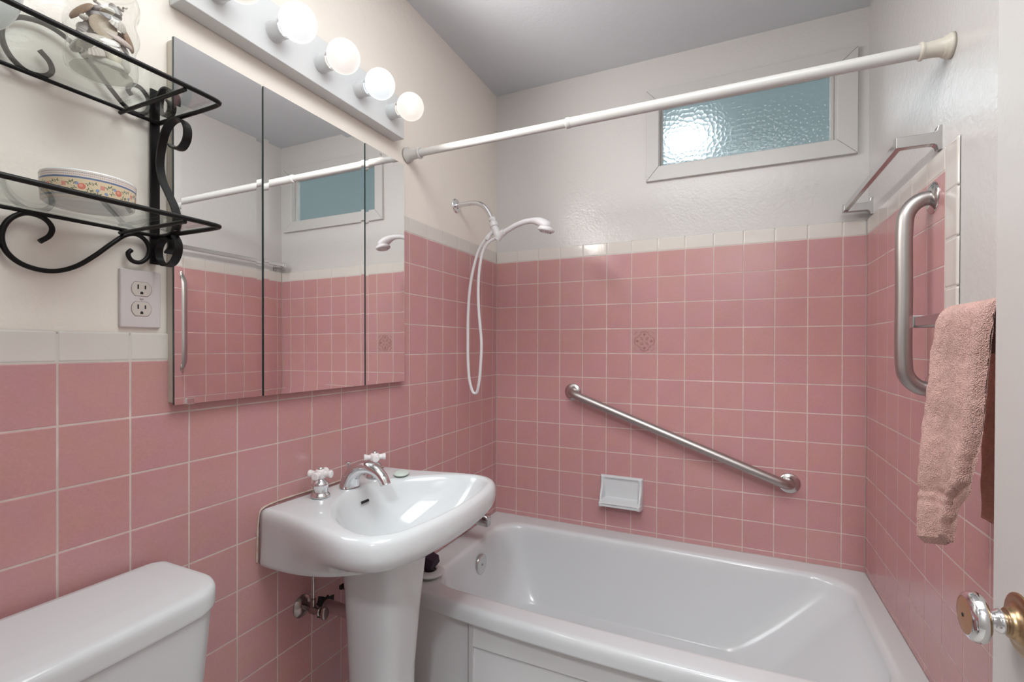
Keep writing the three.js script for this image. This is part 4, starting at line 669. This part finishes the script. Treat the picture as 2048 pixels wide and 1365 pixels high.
// ------------------------------------------------------------------ electrical outlet
{
  const o = thing('wall_outlet', 'double power outlet beside the mirror cabinet', 'outlet', [-PAINT, 1.3135, 1.564]);
  part('plate', (() => { const g = new RoundedBoxGeometry(0.011, 0.113, 0.071, 3, 0.0028); g.translate(0.0025, 0, 0); return g; })(), M.outlet, o);
  for (const y of [0.0195, -0.0195]) {
    const sh = new THREE.Shape(), r = 0.0172, c = 0.0136; sh.absarc(0, 0, r, -Math.asin(c / r), Math.asin(c / r), false); sh.absarc(0, 0, r, Math.PI - Math.asin(c / r), Math.PI + Math.asin(c / r), false);
    const g = new THREE.ExtrudeGeometry(sh, { depth: 0.002, bevelEnabled: true, bevelSize: 0.0006, bevelThickness: 0.0006, bevelSegments: 2, bevelOffset: -0.0006, curveSegments: 24 }); g.rotateY(Math.PI / 2); g.translate(0.0068, y, 0);
    const f = part('receptacle', g, M.outletFace, o);
    const gr = new THREE.Shape(), rg = 0.0180, cg = 0.0144; gr.absarc(0, 0, rg, -Math.asin(cg / rg), Math.asin(cg / rg), false); gr.absarc(0, 0, rg, Math.PI - Math.asin(cg / rg), Math.PI + Math.asin(cg / rg), false);
    const gg = new THREE.ExtrudeGeometry(gr, { depth: 0.0004, bevelEnabled: false, curveSegments: 24 }); gg.rotateY(Math.PI / 2); gg.translate(0.0079, y, 0); part('seam', gg, M.darkChrome, f);
    for (const [z, h] of [[0.0063, 0.0088], [-0.0063, 0.0072]]) part('slot', box(0.0088, 0.0097, y + 0.004 - h / 2, y + 0.004 + h / 2, z - 0.0012, z + 0.0012), M.black, f);
    const e = new THREE.Shape(); e.absarc(0, 0, 0.0026, 0, Math.PI, false); e.lineTo(-0.0026, -0.0026); e.lineTo(0.0026, -0.0026); const eg = new THREE.ExtrudeGeometry(e, { depth: 0.0009, bevelEnabled: false }); eg.rotateY(Math.PI / 2); eg.translate(0.0088, y - 0.0075, 0); part('ground_hole', eg, M.black, f);
  }
  const sc = part('screw', turned(slathe([[0, 0.0012], [0.0025, 0.001], [0.0033, 0]], 20), 'x', [0.0078, 0, 0]), M.outletFace, o); const sl = box(0.0088, 0.0094, -0.0004, 0.0004, -0.0028, 0.0028); part('screw_slot', sl, M.black, sc);
}
// ------------------------------------------------------------------ dish with purple stone on the tub corner
{
  const d = thing('round_holder', 'white round holder with a metal cup on the tub corner', 'dish', [0.078, TUB_Y, 0.688]);
  part('rim', slathe([[0.024, 0.004], [0.0245, 0.020], [0.028, 0.0225], [0.046, 0.019], [0.0535, 0.014], [0.0535, 0.011], [0.046, 0.008], [0.040, 0.001], [0.024, 0.001], [0.024, 0.004]], 48, 60), M.china, d);
  part('cup', slathe([[0.0235, 0.021], [0.0225, 0.003], [0, 0.002]], 32, 20), M.darkChrome, d, 'dark metal cup');
  const g = new THREE.IcosahedronGeometry(1, 3), p = g.attributes.position;
  for (let i = 0; i < p.count; i++) { const v = V3(p.getX(i), p.getY(i), p.getZ(i)), q = v.clone(); q.x = clamp(q.x, -0.72, 0.72); q.z = clamp(q.z, -0.7, 0.7); q.y = clamp(q.y, -0.95, 0.62); const taper = q.y < 0 ? 1 + q.y * 0.75 : 1; q.x *= taper; q.z *= taper; const n = 1 + 0.10 * N3(v.x * 5, v.y * 5, v.z * 5); p.setXYZ(i, q.x * n * 0.036, q.y * n * 0.042, q.z * n * 0.036); }
  g.computeVertexNormals(); g.rotateZ(-0.25); g.translate(0.080, TUB_Y + 0.046, 0.688);
  solo('purple_stone', g, phys({ name: 'purple rock', color: rgb(0.085, 0.045, 0.095), roughness: 0.7, bumpMap: terry, bumpScale: 0.004 }), 'rough purple stone standing in the round white holder', 'stone');
}
// ------------------------------------------------------------------ open door with its knob
{
  const d = structure('door_1', 'white door standing open at the right edge', 'door'); const z0 = 1.327, z1 = 2.028, X = 1.352;
  d.position.set(0, 0, 0);
  const leaf = part('leaf', (() => { const g = box(X, X + 0.035, 0.012, DOOR.h - 0.004, z0, z1), p = g.attributes.position; for (let i = 0; i < p.count; i++) p.setZ(i, p.getZ(i) + (p.getY(i) - 0.9) * 0.0055 * smooth(2.03, 1.33, p.getZ(i))); return g; })(), M.wood, d);
  const k = new THREE.Group(); k.name = 'door_knob'; k.position.set(X, 0.913, 1.390); k.scale.x = 0.86; d.add(k);
  const ax = prof => turned(slathe(prof, 44, 60), '-x', [0, 0, 0]);
  part('rosette', ax([[0.0335, 0], [0.0335, 0.002], [0.030, 0.004], [0.022, 0.005], [0.017, 0.010], [0.0150, 0.015], [0.0, 0.016]]), M.brass, k, 'brass rosette');
  part('neck', ax([[0.0105, 0.014], [0.0125, 0.018], [0.0130, 0.022], [0.0105, 0.0270], [0.0090, 0.030], [0.0100, 0.034]]), M.chrome, k);
  part('knob_ring', ax([[0.0085, 0.030], [0.013, 0.034], [0.0225, 0.037], [0.0272, 0.042], [0.0275, 0.047], [0.0255, 0.053], [0.0215, 0.0565], [0.0205, 0.0570]]), M.chrome, k, 'bright chrome knob ring');
  part('knob_face', ax([[0.0212, 0.0566], [0.016, 0.0578], [0, 0.0585]]), M.bronze, k, 'dull brass knob face');
  part('emergency_hole', turned(lathe([[0, 0.0008], [0.0022, 0.0006], [0.0022, 0]], 14), '-x', [-0.0585, 0, 0]), M.black, k, 'small dark release hole');
  for (const y of [0.25, 1.02, 1.78]) part('hinge', rod(V3(X + 0.034, y, z1 + 0.004), V3(X + 0.034, y + 0.09, z1 + 0.004), 0.006), M.brass, d);
}

renderer.render(scene, camera);
